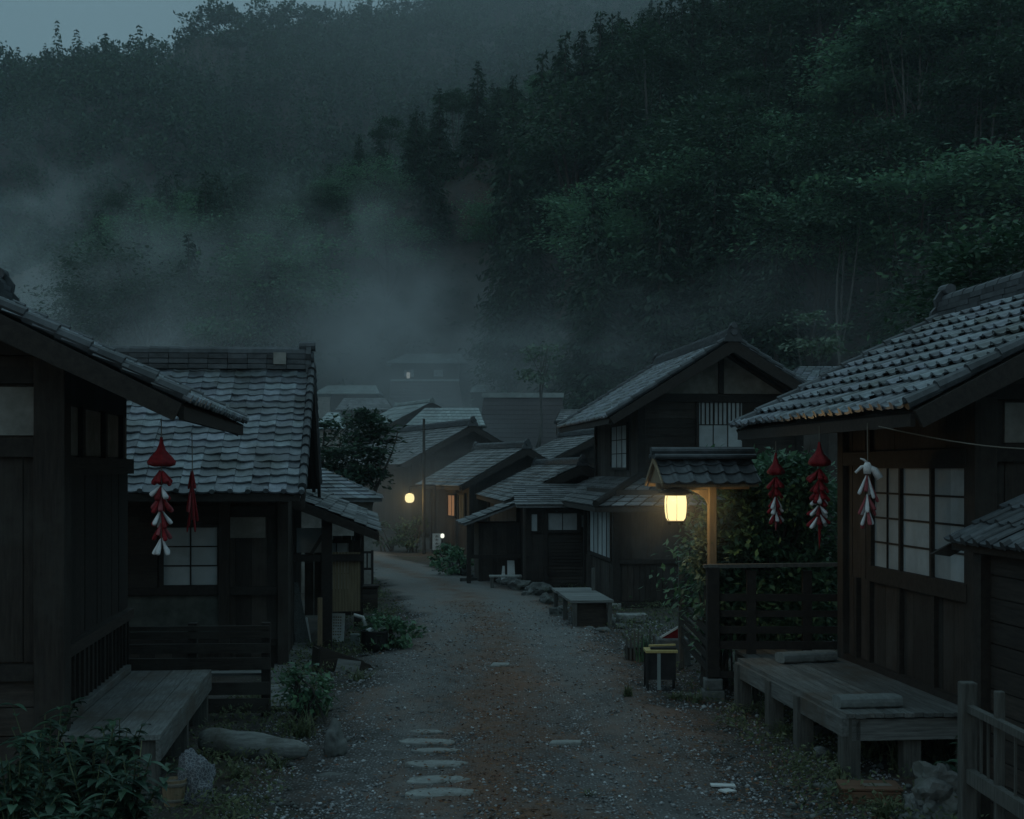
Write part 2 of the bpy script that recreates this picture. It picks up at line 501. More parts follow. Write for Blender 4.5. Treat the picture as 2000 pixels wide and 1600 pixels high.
    Lk.new(col, b.inputs['Base Color'])
    b.inputs['Roughness'].default_value = .85
    b.inputs['Specular IOR Level'].default_value = .3
    ad = N.new('ShaderNodeMath'); ad.operation = 'ADD'
    Lk.new(mul.outputs[0], ad.inputs[0]); Lk.new(noise(9, 8), ad.inputs[1])
    bp = N.new('ShaderNodeBump'); bp.inputs['Strength'].default_value = bump; bp.inputs['Distance'].default_value = .025
    Lk.new(ad.outputs[0], bp.inputs['Height']); Lk.new(bp.outputs[0], b.inputs['Normal'])
    return m
M['soil'] = ground_mat('damp_soil', (.036, .034, .031), (.085, .08, .073), (.28, .285, .285), (.085, .05, .032), .6, moss_lo=.52, stone_w=.5)
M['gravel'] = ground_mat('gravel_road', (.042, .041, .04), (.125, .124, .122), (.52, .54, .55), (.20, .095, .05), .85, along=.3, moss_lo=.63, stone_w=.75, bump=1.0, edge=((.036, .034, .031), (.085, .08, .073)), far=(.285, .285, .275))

xs = np.unique(np.concatenate([np.arange(-420, -70, 9), np.arange(-70, 70, 2.0), np.arange(70, 330, 9)]))
ys = np.unique(np.concatenate([np.arange(-60, 0, 6), np.arange(0, 170, 2.0), np.arange(170, 660, 7)]))
XX, YY = np.meshgrid(xs, ys)
ZZ = hgt(XX, YY)
nx, ny = len(xs), len(ys)
ii = np.arange((ny - 1) * (nx - 1)); r_, c_ = ii // (nx - 1), ii % (nx - 1)
q0 = r_ * nx + c_
ground = np_mesh('ground', np.stack([XX, YY, ZZ], -1).reshape(-1, 3), np.stack([q0, q0 + 1, q0 + nx + 1, q0 + nx], -1), M['soil'], smooth=True)
tag(ground, kind='structure')

# gravel road: rows (depth, left, right)
ROAD = [(1.5, -1.6, 2.2), (8, -1.75, 2.15), (10.6, -1.7, 2.15), (13, -1.95, 2.1), (15, -2.0, 2.1), (18.9, -2.05, 1.65), (21.7, -1.85, 1.6), (25.5, -1.95, 1.25), (31, -2.85, .2), (37, -4.0, -1.9), (44, -6.6, -3.9), (52, -11, -7.2), (62, -17, -13), (75, -26, -21)]
ra = np.array(ROAD)
def road_lr(y):
    return np.interp(y, ra[:, 0], ra[:, 1]), np.interp(y, ra[:, 0], ra[:, 2])
ry = np.concatenate([np.arange(1.5, 30, .14), np.arange(30, 75, .5)])
ncol = 42
V = []
for y in ry:
    l, r = road_lr(y)
    l -= .14 * math.sin(y * 1.7) + .1 * math.sin(y * 3.9 + 1) + .06 * math.sin(y * 9.1)
    r += .14 * math.sin(y * 1.3 + 2) + .1 * math.sin(y * 4.3) + .06 * math.sin(y * 8.3)
    t = np.linspace(0, 1, ncol)
    x = l + (r - l) * t
    e = np.minimum(t, 1 - t)
    ed = sstep(0, .12, e)
    rut = -.018 * np.exp(-((t - .27) / .07) ** 2) - .018 * np.exp(-((t - .74) / .07) ** 2)
    z = hgt(x, np.full_like(x, y)) + .006 + ed * (.034 + rut + .010 * np.sin(x * 5.1 + y * 2.3) * np.sin(y * 3.7 - x) + .006 * np.sin(x * 13 + y * 7)) + (.05 if y > 45 else 0)
    V.append(np.stack([x, np.full_like(x, y), z], -1))
V = np.concatenate(V)
nr = len(ry)
ii = np.arange((nr - 1) * (ncol - 1)); r_, c_ = ii // (ncol - 1), ii % (ncol - 1)
q0 = r_ * ncol + c_
road = np_mesh('road', V, np.stack([q0, q0 + 1, q0 + ncol + 1, q0 + ncol], -1), M['gravel'], smooth=True)
tt = np.linspace(0, 1, ncol)
at = road.data.attributes.new('edge', 'FLOAT', 'POINT')
at.data.foreach_set('value', np.tile(np.minimum(1, np.minimum(tt, 1 - tt) * 5.0), nr).astype(np.float32))
def band(c, w):
    o_ = np.zeros((nr, ncol))
    for i_, y_ in enumerate(ry):
        o_[i_] = np.exp(-((tt - c - .035 * math.sin(y_ * .5 + c * 9)) / w) ** 2)
    return o_
at = road.data.attributes.new('track', 'FLOAT', 'POINT'); at.data.foreach_set('value', np.clip(band(.24, .085) + band(.74, .10), 0, 1).astype(np.float32).ravel())
at = road.data.attributes.new('middle', 'FLOAT', 'POINT'); at.data.foreach_set('value', np.clip(band(.48, .11) + .8 * band(.95, .09), 0, 1).astype(np.float32).ravel())
tag(road, kind='structure')

# ------------------------------------------------------------------ leaves and trees
def leaf_cloud(C, size, rng, aspect=.5, droop=.2, flat=.6, outward=None):
    """one pointed four-sided leaf (spray of leaves) per centre"""
    n = len(C)
    a = rng.normal(size=(n, 3)); a[:, 2] *= flat
    if outward is not None:
        a = a * .6 + outward * 1.0
    a[:, 2] -= droop
    a /= np.linalg.norm(a, axis=1, keepdims=True) + 1e-9
    up = rng.normal(size=(n, 3)) * .38 + np.array([0, 0, 1.0])
    b = np.cross(a, up); b /= np.linalg.norm(b, axis=1, keepdims=True) + 1e-9
    nn = np.cross(b, a)
    s = (size * rng.uniform(.6, 1.3, n))[:, None]
    bend = nn * s * rng.uniform(-.15, .25, n)[:, None]
    v = np.stack([C - a * s, C + b * s * aspect + bend - a * s * .1, C + a * s, C - b * s * aspect + bend - a * s * .1], 1)
    return v.reshape(-1, 3), np.arange(4 * n).reshape(n, 4)

def crown_points(rng, K, m, rx, ry, rz, c0, cr, shell=.55, flat=.45):
    d = rng.normal(size=(K, 3)); d /= np.linalg.norm(d, axis=1, keepdims=True)
    rad = (shell + (1 - shell) * rng.uniform(0, 1, K) ** .7)[:, None]
    cc = d * rad * np.array([rx, ry, rz]) * rng.uniform(.78, 1.15, (K, 1))
    cc[:, 2] = np.where(cc[:, 2] < -rz * .55, cc[:, 2] * .5, cc[:, 2])
    cc += np.array(c0)
    r = cr * rng.uniform(.6, 1.35, K)
    pts = (cc[:, None, :] + rng.normal(size=(K, m, 3)) * (r[:, None, None] * np.array([.6, .6, flat * .6])))
    out = np.repeat(d[:, None, :], m, 1).reshape(-1, 3)
    return pts.reshape(-1, 3), cc, out

def hide(o):
    for c in [o] + list(o.children):
        bpy.data.objects.remove(c)

def broad_proto(seed, h, rx, rz, K=34, m=85, leaf=.22, bark='bark', lf='leaf', forks=2, bare=.35, tr=.16):
    rng = np.random.default_rng(seed); rnd = random.Random(seed)
    pts, cc, out = crown_points(rng, K, m, rx, rx, rz, (0, 0, h - rz * .95), rx * .46, .5, .34)
    V, F = leaf_cloud(pts, leaf, rng, .5, .15, .4, out * np.array([1, 1, .4]))
    tm = MB()
    for k in range(forks):
        a = rnd.uniform(0, 6.28); sp = 0 if forks == 1 else rnd.uniform(.25, .7)
        ps, rs = [], []
        top = h * rnd.uniform(.82, .95)
        x0, y0 = (0, 0) if forks == 1 else (math.cos(a) * .12, math.sin(a) * .12)
        for i in range(9):
            t = i / 8
            ps.append((x0 + math.cos(a) * sp * t * 1.6 + .14 * math.sin(t * 7 + k), y0 + math.sin(a) * sp * t * 1.6 + .14 * math.cos(t * 6 + k * 2), -.6 + (top + .6) * t))
            rs.append(tr * (1.25 - 1.02 * t) * (1 if k == 0 else .75))
        tm.tube(ps, rs, 7)
        for j in range(7):
            c = Vector(cc[rnd.randrange(K)])
            i = rnd.randrange(3, 8)
            p0 = Vector(ps[i])
            mid = p0.lerp(c, .5) + Vector((0, 0, -.12 * (c - p0).length + rnd.uniform(0, .5)))
            tm.tube([p0, mid, c], [rs[i] * .5, rs[i] * .32, .015], 5)
    return V, F, tm
def conifer_proto(seed, h, r, bare=.18, leaf=.3, dens=1.0):
    rng = np.random.default_rng(seed)
    C, O = [], []
    z = h * bare
    while z < h * .985:
        t = (z - h * bare) / (h * (1 - bare))
        rr = r * (1 - t) ** .75 * rng.uniform(.8, 1.12) + .12
        nb = max(4, int(9 * (1 - t) + 3))
        for k in range(nb):
            a = rng.uniform(0, 6.28)
            L = rr * rng.uniform(.7, 1.12)
            n = max(3, int(L * 9 * dens))
            s = rng.uniform(.15, 1, n) ** .8
            w = .22 + .16 * L
            p = np.stack([np.cos(a) * s * L, np.sin(a) * s * L, z - .32 * L * s ** 1.4 + .1 * s], -1) + rng.normal(size=(n, 3)) * np.array([w, w, .14]) * .55
            C.append(p); O.append(np.repeat([[math.cos(a), math.sin(a), -.35]], n, 0))
        z += h * .028
    C = np.concatenate(C); O = np.concatenate(O)
    V, F = leaf_cloud(C, leaf, rng, .38, .25, .4, O)
    tm = MB()
    tm.tube([(0, 0, -.6), (.04, 0, h * .3), (0, .03, h * .7), (0, 0, h * .985)], [.2, .16, .09, .015], 7)
    return V, F, tm

def tree_thing(proto, name, label, cat, lf, bark, group=None):
    V, F, tm = proto
    r = thing(name, label, cat, group=group)
    np_mesh('crown', V, F, M[lf], r)
    tm.build('trunk', M[bark], r, smooth=True)
    return r

# ---- far mountain wood: one mass
def far_trees():
    rng = np.random.default_rng(5)
    protos = []
    for k in range(4):                                       # rounded
        pts, cc, out = crown_points(rng, 16, 15, 2.6, 2.6, 2.9, (0, 0, 4.6), 1.1, .5, .5)
        protos.append(leaf_cloud(pts, .46, rng, .55, .1, .6, out * .7)[0])
    for k in range(3):                                       # pointed
        C, O = [], []
        for i in range(16):
            z = 1.2 + i * .62; t = i / 16
            n = int(16 - 10 * t)
            a = rng.uniform(0, 6.28, n); L = (2.1 * (1 - t) + .15) * rng.uniform(.4, 1.1, n)
            C.append(np.stack([np.cos(a) * L, np.sin(a) * L, z - .3 * L], -1)); O.append(np.stack([np.cos(a), np.sin(a), a * 0 - .4], -1))
        protos.append(leaf_cloud(np.concatenate(C), .46, rng, .45, .2, .4, np.concatenate(O))[0])
    Vs = []
    y = 172.0
    while y < 560:
        sp = 4.4 + (y - 170) * .0035
        x = -.42 * y - 12
        xe = .12 * y + 14
        while x < xe:
            px, py = x + rng.uniform(-2, 2), y + rng.uniform(-2, 2)
            x += sp
            z = h1(px, py)
            nz = math.sin(px * .06 + 1) * math.sin(py * .05) + .6 * math.sin(px * .13 + py * .11)
            con = nz + rng.normal() * .5 > .35
            pr = protos[4 + rng.integers(3)] if con else protos[rng.integers(4)]
            s = rng.uniform(.6, 1.25) * (1.0 + .15 * (y > 300)) * (.58 if con and y > 390 else 1)
            a = rng.uniform(0, 6.28)
            c, d = math.cos(a), math.sin(a)
            w = pr * s
            Vs.append(np.stack([w[:, 0] * c - w[:, 1] * d + px, w[:, 0] * d + w[:, 1] * c + py, w[:, 2] * rng.uniform(.85, 1.2) + z - .4], -1))
        y += sp * .92
    V = np.concatenate(Vs)
    o = np_mesh('far_forest', V, np.arange(len(V)).reshape(-1, 4), M['leaf'])
    tag(o, 'hazy wooded mountainside of countless small trees filling the far left', 'forest', kind='stuff')
far_trees()

# ---- right-hand slope: trees of their own
KINDS = []
def reg(key, proto, name, label, lf, bark, group, h):
    r = tree_thing(proto, name, label, 'tree', lf, bark, group)
    KINDS.append(dict(key=key, root=r, h=h, used=False, name=name))
LB = 'dark round-crowned leafy tree on the wooded slope behind the village'
LC = 'dark pointed conifer on the wooded slope behind the village'
LP = 'slender tree with a pale thin trunk on the wooded slope'
for k in range(5):
    reg('b', broad_proto(20 + k, 9.5, 3.2, 2.6, 24, 250, .14, forks=1 + k % 2), 'broadleaf_tree', LB, ('leaf', 'leaf', 'leaf_bright', 'leaf', 'leaf_bright')[k], 'bark', 'leafy trees on the wooded slope', 9.5)
for k in range(3):
    reg('c', conifer_proto(40 + k, 12.0, 2.4, .14, .21, 1.7), 'conifer_tree', LC, 'conifer', 'bark', 'conifers on the wooded slope', 12.0)
for k in range(3):
    reg('p', broad_proto(60 + k, 13.0, 2.6, 2.0, 20, 160, .15, forks=1 + (k == 1), tr=.12), 'slender_tree', LP, 'leaf', 'pale_bark', 'pale-trunked trees on the wooded slope', 13.0)
def plant_tree(key, x, y, s, label=None, group=None, sz=None, rnd=R, z=None):
    ks = [q for q in KINDS if q['key'] == key]
    q = ks[rnd.randrange(len(ks))]
    if q['used']:
        o = copy_tree(q['root'])
    else:
        o = q['root']; q['used'] = True
    o.location = (x, y, (h1(x, y) if z is None else z))
    o.rotation_euler = (rnd.uniform(-.03, .03), rnd.uniform(-.03, .03), rnd.uniform(0, 6.28))
    o.scale = (s, s, sz or s)
    if label: o['label'] = label
    if group: o['group'] = group
    return o
# crest conifers cut out against the hazy mountain
CREST = [(858, 172, 138), (930, 118, 137), (975, 168, 136), (1050, 98, 124), (1084, 106, 128), (1165, 22, 122), (1226, 34, 126), (1262, 48, 123), (1310, -20, 130), (1375, -40, 128), (700, 262, 140), (745, 240, 139), (1100, 66, 121), (1140, 58, 123), (1192, 30, 119), (1246, 22, 121), (1290, 0, 122), (1350, -10, 118), (1120, 165, 119), (1008, 215, 117), (810, 205, 138)]
for k, (px, py, D) in enumerate(CREST):
    t = P(px, py, D)
    hh = t.z - h1(t.x, D)
    hh = max(hh, 6)
    plant_tree('c', t.x, D, min(hh / 12.0, 1.35), 'tall pointed conifer at the crest, cut out against the hazy mountain', 'conifers along the crest', hh / 12.0)
done = [(P(px, py, D).x, D) for px, py, D in CREST]
tries = 0
cnt = 0
while cnt < 250 and tries < 14000:
    tries += 1
    y = R.uniform(60, 158); x = R.uniform(-46, .42 * y + 6)
    yb = min(max(90 - .8 * x, 56), 116)
    if y < yb + 2 or y > yb + 70: continue
    if y > 118 and R.random() < .35: continue
    z = h1(x, y)
    near = y - yb
    if any((x - a) ** 2 + (y - b) ** 2 < (3.0 if near < 25 else 4.2) ** 2 for a, b in done): continue
    pxx = 1000 + x / y * FPX
    if pxx < 190 or pxx > 2130: continue
    if pxx < 990 and pxx > 560 and y < 127: continue
    if 940 < pxx < 1130 and y < 108: continue
    if pxx > 1450 and near < 20 and R.random() < .85: continue
    done.append((x, y))
    u = R.random()
    if pxx > 1450 and near < 42:
        key = 'p' if u < .36 else 'c' if u < .5 else 'b'
    else:
        key = 'c' if u < .36 else 'p' if u < .42 else 'b'
    s = R.uniform(.85, 1.25) * (1.25 if key == 'b' and R.random() < .5 else 1)
    if pxx < 1450:                                      # keep the crest line where the photograph has it
        top = EYE + (HOR - np.interp(pxx, [180, 260, 400, 540, 640, 730, 900, 1100, 1170, 1300, 1450], [430, 360, 345, 372, 325, 262, 190, 120, 60, 10, -90])) / FPX * y
        s = min(s, max(.45, (top - z) / 11.5))
    plant_tree(key, x, y, s)
    cnt += 1
for q in KINDS:
    if not q['used']:
        hide(q['root'])

# lower leafy mass on the left of the valley floor and understorey at the foot of the slope
def understorey():
    rng = np.random.default_rng(17)
    C = []
    for k in range(3400):
        y = rng.uniform(56, 165); x = rng.uniform(-48, .42 * y + 4)
        yb = min(max(90 - .8 * x, 56), 116)
        if y < yb - 8 or (y > yb + 45 and rng.uniform() < .6): continue
        z = h1(x, y)
        n = 95
        r = rng.uniform(.5, 1.15) * (1.5 if rng.uniform() < .25 else 1)
        C.append(np.array([x, y, z + r * .45]) + rng.normal(size=(n, 3)) * np.array([r * .65, r * .65, r * .38]))
    C = np.concatenate(C)
    V, F = leaf_cloud(C, .2, rng, .5, .1, .5)
    tag(np_mesh('undergrowth', V, F, M['leaf']), 'low leafy undergrowth covering the floor of the wooded slope', 'undergrowth', kind='stuff')
understorey()

# ------------------------------------------------------------------ roofs and house kit
def tile_slope(mb, o, ue, W, us, L, tw=.24, tl=.22, roll=.034, rnd=R, ends=True, lift=.03, flat=False, jit=1.0):
    """courses of separate tiles on the slope o + [0,W]ue + [0,L]us (us points up the slope)"""
    o, ue, us = Vector(o), Vector(ue).normalized(), Vector(us).normalized()
    n = ue.cross(us)
    if n.z < 0: n = -n
    nc, nr = max(1, round(W / tw)), max(1, round(L / tl))
    tw, tl = W / nc, L / nr
    if flat:
        prof = [(0.006, 0), (.5, .002), (.994, 0)]
    else:
        prof = [(0, .012), (.16, 0), (.42, -.003), (.66, .006), (.76, roll * .75), (.87, roll), (.97, roll * .7), (1.0, .012)]
    k = len(prof)
    for i in range(nr):
        for j in range(nc):
            ds, dl, tl_ = rnd.uniform(-.012, .012) * jit, rnd.uniform(-.003, .004) * jit, rnd.uniform(-.004, .004) * jit
            s0 = i * tl + ds - (.03 if i == 0 else 0)
            s1 = (i + 1) * tl + .03 + ds
            if i == nr - 1: s1 = L
            v = []
            for s, l in ((s0, lift - .022), (s0, lift), (s1, .006)):
                for t, h in prof:
                    v.append(o + ue * ((j + t) * tw) + us * s + n * (l + h + dl + tl_ * (t - .5) * 2))
            f = []
            for a in range(k - 1):
                f.append((a, a + 1, k + a + 1, k + a))
                f.append((k + a, k + a + 1, 2 * k + a + 1, 2 * k + a))
            mb.add(v, f)
            if ends and i == 0 and not flat:
                c = o + ue * ((j + .87) * tw) + us * s0 + n * (lift + .012)
                mb.tube([c - us * .012, c + us * .05], .036, 8)
    return mb

def ridge_mb(p0, p1, w=.3, h=.26, seg=.3, rnd=R, cap=True):
    p0, p1 = Vector(p0), Vector(p1)
    mb = MB()
    d = p1 - p0
    n = max(2, round(d.length / seg))
    t = d.normalized()
    for lay in range(3):
        ww = w * (1 - .13 * lay)
        z0 = h * .25 * lay
        for i in range(n):
            a, b = p0 + d * (i / n), p0 + d * ((i + 1) / n)
            q = Vector((0, 0, z0 + h * .125 + rnd.uniform(-.004, .004)))
            mb.bar(a + q + t * .004, b + q - t * .004, ww + rnd.uniform(-.008, .008), h * .21)
    if cap:
        for i in range(n):
            a, b = p0 + d * (i / n), p0 + d * ((i + 1) / n)
            q = Vector((0, 0, h * .80 + rnd.uniform(-.004, .004)))
            mb.tube([a + q, b + q + t * .015], [w * .27, w * .245], 10)
    return mb
def ridge_end(mb, p, t, w=.34, h=.36):
    """ogre tile: stepped shield with a round boss, standing at p, facing t"""
    p, t = Vector(p), Vector(t).normalized()
    s = t.cross(Vector((0, 0, 1))).normalized()
    z = Vector((0, 0, 1))
    poly = [(-.62, -.15), (.62, -.15), (.56, .25), (.40, .42), (.44, .68), (.26, .95), (.1, 1.05), (-.1, 1.05), (-.26, .95), (-.44, .68), (-.40, .42), (-.56, .25)]
    mb.prism([p + s * (a * w) + z * (b * h) for a, b in poly], t * .07)
    c = p + z * (h * .55) + t * .07
    mb.tube([c, c + t * .04], [w * .25, w * .22], 10)
    mb.tube([p + z * (h * 1.0) - t * .1, p + z * (h * 1.02) + t * .13], [w * .2, w * .2], 10)
    return mb

def window(root, name, o, u, U, v, V, n, cols, rows, fm=None, pm=None, fr=.055, mu=.018, lattice=0, label=None, depth=.05, heavy=(), skip=()):
    """framed paper window on the plane o,u,v facing n; the panes are its sub-part"""
    o, u, v, n = Vector(o), Vector(u).normalized(), Vector(v).normalized(), Vector(n).normalized()
    o = o + n * .02
    w = MB()
    d = n * depth
    def bar(a0, a1, b0, b1, t):
        w.prism([o + u * a0 + v * b0, o + u * a1 + v * b0, o + u * a1 + v * b1, o + u * a0 + v * b1], n * t)
    bar(-fr, U + fr, -fr, 0, depth); bar(-fr, U + fr, V, V + fr, depth)
    bar(-fr, 0, 0, V, depth * .93); bar(U, U + fr, 0, V, depth * .93)
    for i in range(1, cols):
        if i in skip: continue
        m = fr * .75 if i in heavy else mu
        bar(U * i / cols - m / 2, U * i / cols + m / 2, 0, V, depth * (.8 if i in heavy else .5))
    for j in range(1, rows):
        bar(0, U, V * j / rows - mu / 2, V * j / rows + mu / 2, depth * .44)
    for i in range(lattice):
        q = U * (i + .5) / lattice
        bar(q - .012, q + .012, V * (1 - 1 / max(rows, 1)), V, depth * .62)
    wo = w.build(name, fm or M['beam'], root)
    if label: wo['label'] = label
    pb = MB()
    for i in range(cols):
        a, b = U * i / cols, U * (i + 1) / cols
        pb.prism([o + u * a + v * 0, o + u * b, o + u * b + v * V, o + u * a + v * V], n * (.012 + .0015 * (i % 2)))
    pb.build('pane', pm or M['paper'], wo)
    return wo

def gable_house(name, label, cat, loc, rz, hw, L, er, g0, g1, ez, pitch, wall='z', wmat=None, tmat='tile', tw=.24, tl=.22, base=0.0, ridge_h=.26,
                post=True, plank=.2, group=None, tflat=False, hw2=None, er2=None, gable_plaster=False, rafters=True, ends=True, verge=True, ridge_w=.3, skirt=0.0, roll=.034, jit=1.0, side_planks=True, lift=.03):
    """local frame: front gable wall on y=0 looking to -y, ridge along +y at x=0, ground z=0"""
    r = thing(name, label, cat, loc, rz, group)
    hw2 = hw if hw2 is None else hw2
    er2 = er if er2 is None else er2
    wm = wmat or M['wood_z']
    rzg = ez + pitch * er                                   # ridge height of the roof plane
    und = .13
    zl, zr = rzg - pitch * hw - und, rzg - pitch * hw2 - und
    w = MB()
    t = .09
    # core: gable walls and side walls as solid slabs
    for y0 in (0, L - t):
        w.prism([(-hw, y0, base - skirt), (hw2, y0, base - skirt), (hw2, y0, zr), (0, y0, rzg - und), (-hw, y0, zl)], (0, t, 0))
    w.bb(-hw, -hw + t, t, L - t, base - skirt, zl)
    w.bb(hw2 - t, hw2, t, L - t, base - skirt, zr)
    # boards
    if side_planks:
        w.planks((-hw, L, base), (0, -1, 0), L, (0, 0, 1), zl - base - .02, (-1, 0, 0), plank, along='v')
        if wall == 'z':
            w.planks((-hw, 0, base), (1, 0, 0), hw + hw2, (0, 0, 1), min(zl, zr) - base - .02, (0, -1, 0), plank, along='v')
        else:
            w.planks((-hw, 0, base), (1, 0, 0), hw + hw2, (0, 0, 1), min(zl, zr) - base - .02, (0, -1, 0), plank, along='h', gap=.012)
    w.build('wall', wm, r)
    if post:
        for (x, y) in ((-hw, 0), (hw2, 0), (-hw, L)):
            MB().box((x, y, (base + min(zl, zr)) / 2 - skirt / 2), (.15, .15, min(zl, zr) - base + skirt)).build('post', M['beam'], r, bevel=.006)
        MB().bar((-hw - .03, -.045, min(zl, zr) + .04), (hw2 + .03, -.045, min(zl, zr) + .04), .1, .15).build('tie_beam', M['beam'], r)
    if gable_plaster:
        g = MB()
        zz = min(zl, zr) + .13
        k = (rzg - und - zz) / pitch - .12
        g.prism([(-k, -.004, zz), (k, -.004, zz), (0, -.004, zz + k * pitch)], (0, -.02, 0))
        go = g.build('gable_panel', M['plaster'], r)
        MB().box((0, -.05, zz + k * pitch * .5), (.1, .07, k * pitch)).build('king_post', M['beam'], r)
    # roof
    c, s = 1 / math.sqrt(1 + pitch * pitch), pitch / math.sqrt(1 + pitch * pitch)
    roof = MB()
    LL = L + g0 + g1
    for sg, e in ((-1, er), (1, er2)):
        sl = e / c
        o = Vector((sg * e, -g0 if sg < 0 else L + g1, rzg - pitch * e))
        tile_slope(roof, o, (0, 1 if sg < 0 else -1, 0), LL, (-sg * c, 0, s), sl, tw, tl, ends=ends, flat=tflat, roll=roll, jit=jit, lift=lift)
    ro = roof.build('roof', M[tmat], r)
    sf = MB()
    for sg, e in ((-1, er), (1, er2)):
        nn = Vector((sg * s, 0, c))
        a, b = Vector((sg * (e - .015), 0, rzg - pitch * (e - .015))), Vector((0, 0, rzg))
        y0, y1 = -g0 + .02, L + g1 - .02
        q = [a + Vector((0, y0, 0)) - nn * .012, b + Vector((0, y0, 0)) - nn * .012, b + Vector((0, y1, 0)) - nn * .012, a + Vector((0, y1, 0)) - nn * .012]
        sf.prism(q, -nn * .035)
        if rafters:
            k = max(3, int(LL / .38))
            for i in range(k + 1):
                y = y0 + .06 + (y1 - y0 - .12) * i / k
                sf.bar(a + Vector((-sg * .03, y, 0)) - nn * .078, b + Vector((sg * .1, y, 0)) - nn * .078, .055, .06, up=nn)
    sf.build('soffit', M['beam'], r)
    for y, d in ((-g0, -1), (L + g1, 1)):
        for sg, e in ((-1, er), (1, er2)):
            nn = Vector((sg * s, 0, c))
            b_ = MB()
            a = Vector((sg * (e + .0), y + d * .02, rzg - pitch * e)); z = Vector((0, y + d * .02, rzg))
            b_.prism([a - nn * .008, z - Vector((0, 0, .01)), z - Vector((0, 0, .22 / c)), a - nn * .15], (0, d * .045, 0))
            b_.build('bargeboard', M['beam'], r)
    for sg, e in ((-1, er), (1, er2)):
        b_ = MB()
        b_.bar((sg * (e - .02), -g0 + .03, ez - (.075 if e == er else .075 + pitch * (e - er))), (sg * (e - .02), L + g1 - .03, ez - (.075 if e == er else .075 + pitch * (e - er))), .04, .1)
        b_.build('eave_board', M['beam'], r)
    if ridge_h:
        rm = ridge_mb((0, -g0 - .02, rzg - .01), (0, L + g1 + .02, rzg - .01), ridge_w, ridge_h)
        ridge_end(rm, (0, -g0 - .02, rzg - .02), (0, -1, 0), ridge_w * 1.1, ridge_h * 1.3)
        ridge_end(rm, (0, L + g1 + .02, rzg - .02), (0, 1, 0), ridge_w * 1.1, ridge_h * 1.3)
        rm.build('ridge', M['tile_dark'] if tmat in ('tile', 'tile_dark', 'shingle') else M[tmat], ro)
    if verge:
        for y, d in ((-g0, 1), (L + g1, -1)):
            vm = MB()
            for sg, e in ((-1, er), (1, er2)):
                nn = Vector((sg * s, 0, c))
                k = max(2, int(e / c / .26))
                for i in range(k):
                    a = Vector((sg * e * (1 - i / k), y + d * .05, rzg - pitch * e * (1 - i / k))) + nn * .062
                    b = Vector((sg * e * (1 - (i + 1) / k), y + d * .05, rzg - pitch * e * (1 - (i + 1) / k))) + nn * .045
                    vm.tube([a, b], [.058, .05], 8)
            vm.build('verge_tiles', M['tile_dark'] if tmat == 'tile' else M[tmat], ro)
    return r, dict(ridge=rzg, zl=zl, zr=zr, roof=ro)

X, Y, Z = Vector((1, 0, 0)), Vector((0, 1, 0)), Vector((0, 0, 1))

# ================================================================== near left house
rl, dl = gable_house('wooden_house', 'dark plank house nearest on the left, red charms hanging under its tiled eave', 'house', S(-4.02, 11.15), TH,
                     1.5, 3.6, 2.62, .68, .9, 3.09, .50, plank=.17, tw=.22, tl=.24, tmat='tile', side_planks=False, lift=.042, roll=.045, gable_plaster=False, hw2=1.5)
def panel_wall(root, o, u, U, n, bays, levels, hbeam=.12):
    """timber framed wall: bays = fractions, levels = list of (z0, z1, kind)"""
    pass
# front wall (facing the camera) of the left house: beams, plaster strip, boards below
hw, Lh = 1.5, 3.6
b = MB(); b.planks((-hw, -.002, .05), X, 2 * hw, Z, .9, -Y, .24, along='h', gap=.012, t=.03); b.build('wall_boards', M['wood_x'], rl)
b = MB(); b.planks((-hw, -.002, 1.08), X, 2 * hw, Z, 1.62, -Y, .2, along='v', t=.02); b.build('wall_boards', M['wood_z'], rl)
for z, h in ((1.0, .13), (2.76, .14), (3.33, .13)):
    MB().bar((-hw, -.03, z), (hw, -.03, z), .09, h).build('wall_beam', M['beam'], rl)
b = MB()
for x0, x1 in ((-1.4, -.62), (-.5, .55), (.68, 1.38)):
    b.bb(x0, x1, -.02, .0, 2.86, 3.24)
b.build('plaster_panel', M['plaster'], rl)
for x in (-.56, .62):
    MB().box((x, -.03, 2.0), (.1, .09, 4.0 - abs(x) * .3 if False else 3.0)).build('stud', M['beam'], rl)
# road side wall of the left house (local +x)
b = MB(); b.planks((hw, 0, .05), Y, Lh, Z, .98, X, .15, along='v', t=.02, jit=.006); b.build('wall_boards', M['wood_z'], rl)
b = MB(); b.planks((hw, 0, 1.17), Y, Lh, Z, 1.38, X, .19, along='v', t=.015, jit=.005); b.build('wall_boards', M['beam'], rl)
b = MB()
for i in range(18):
    y = .16 + i * .195
    b.bb(hw + .02, hw + .045, y - .014, y + .014, .05, 1.03)
b.build('batten', M['beam'], rl)
for z, h, nm in ((1.10, .1, 'rail'), (2.62, .15, 'lintel'), (.03, .1, 'sill')):
    MB().bar((hw + .03, 0, z), (hw + .03, Lh, z), .09, h).build(nm, M['wood_y'], rl)
b = MB()
ys_ = [.1, 1.05, 2.1, 3.05, 3.5]
for a, c in zip(ys_[:-1], ys_[1:]):
    b.bb(hw, hw + .02, a + .06, c - .06, 2.71, 3.12)
b.build('plaster_panel', M['plaster'], rl)
for y in ys_[1:-1]:
    MB().box((hw + .03, y, 2.9), (.07, .1, .46)).build('stud', M['beam'], rl)
MB().box((hw + .02, 0, 1.75), (.24, .24, 3.5)).build('post', M['wood_z'], rl, bevel=.01)
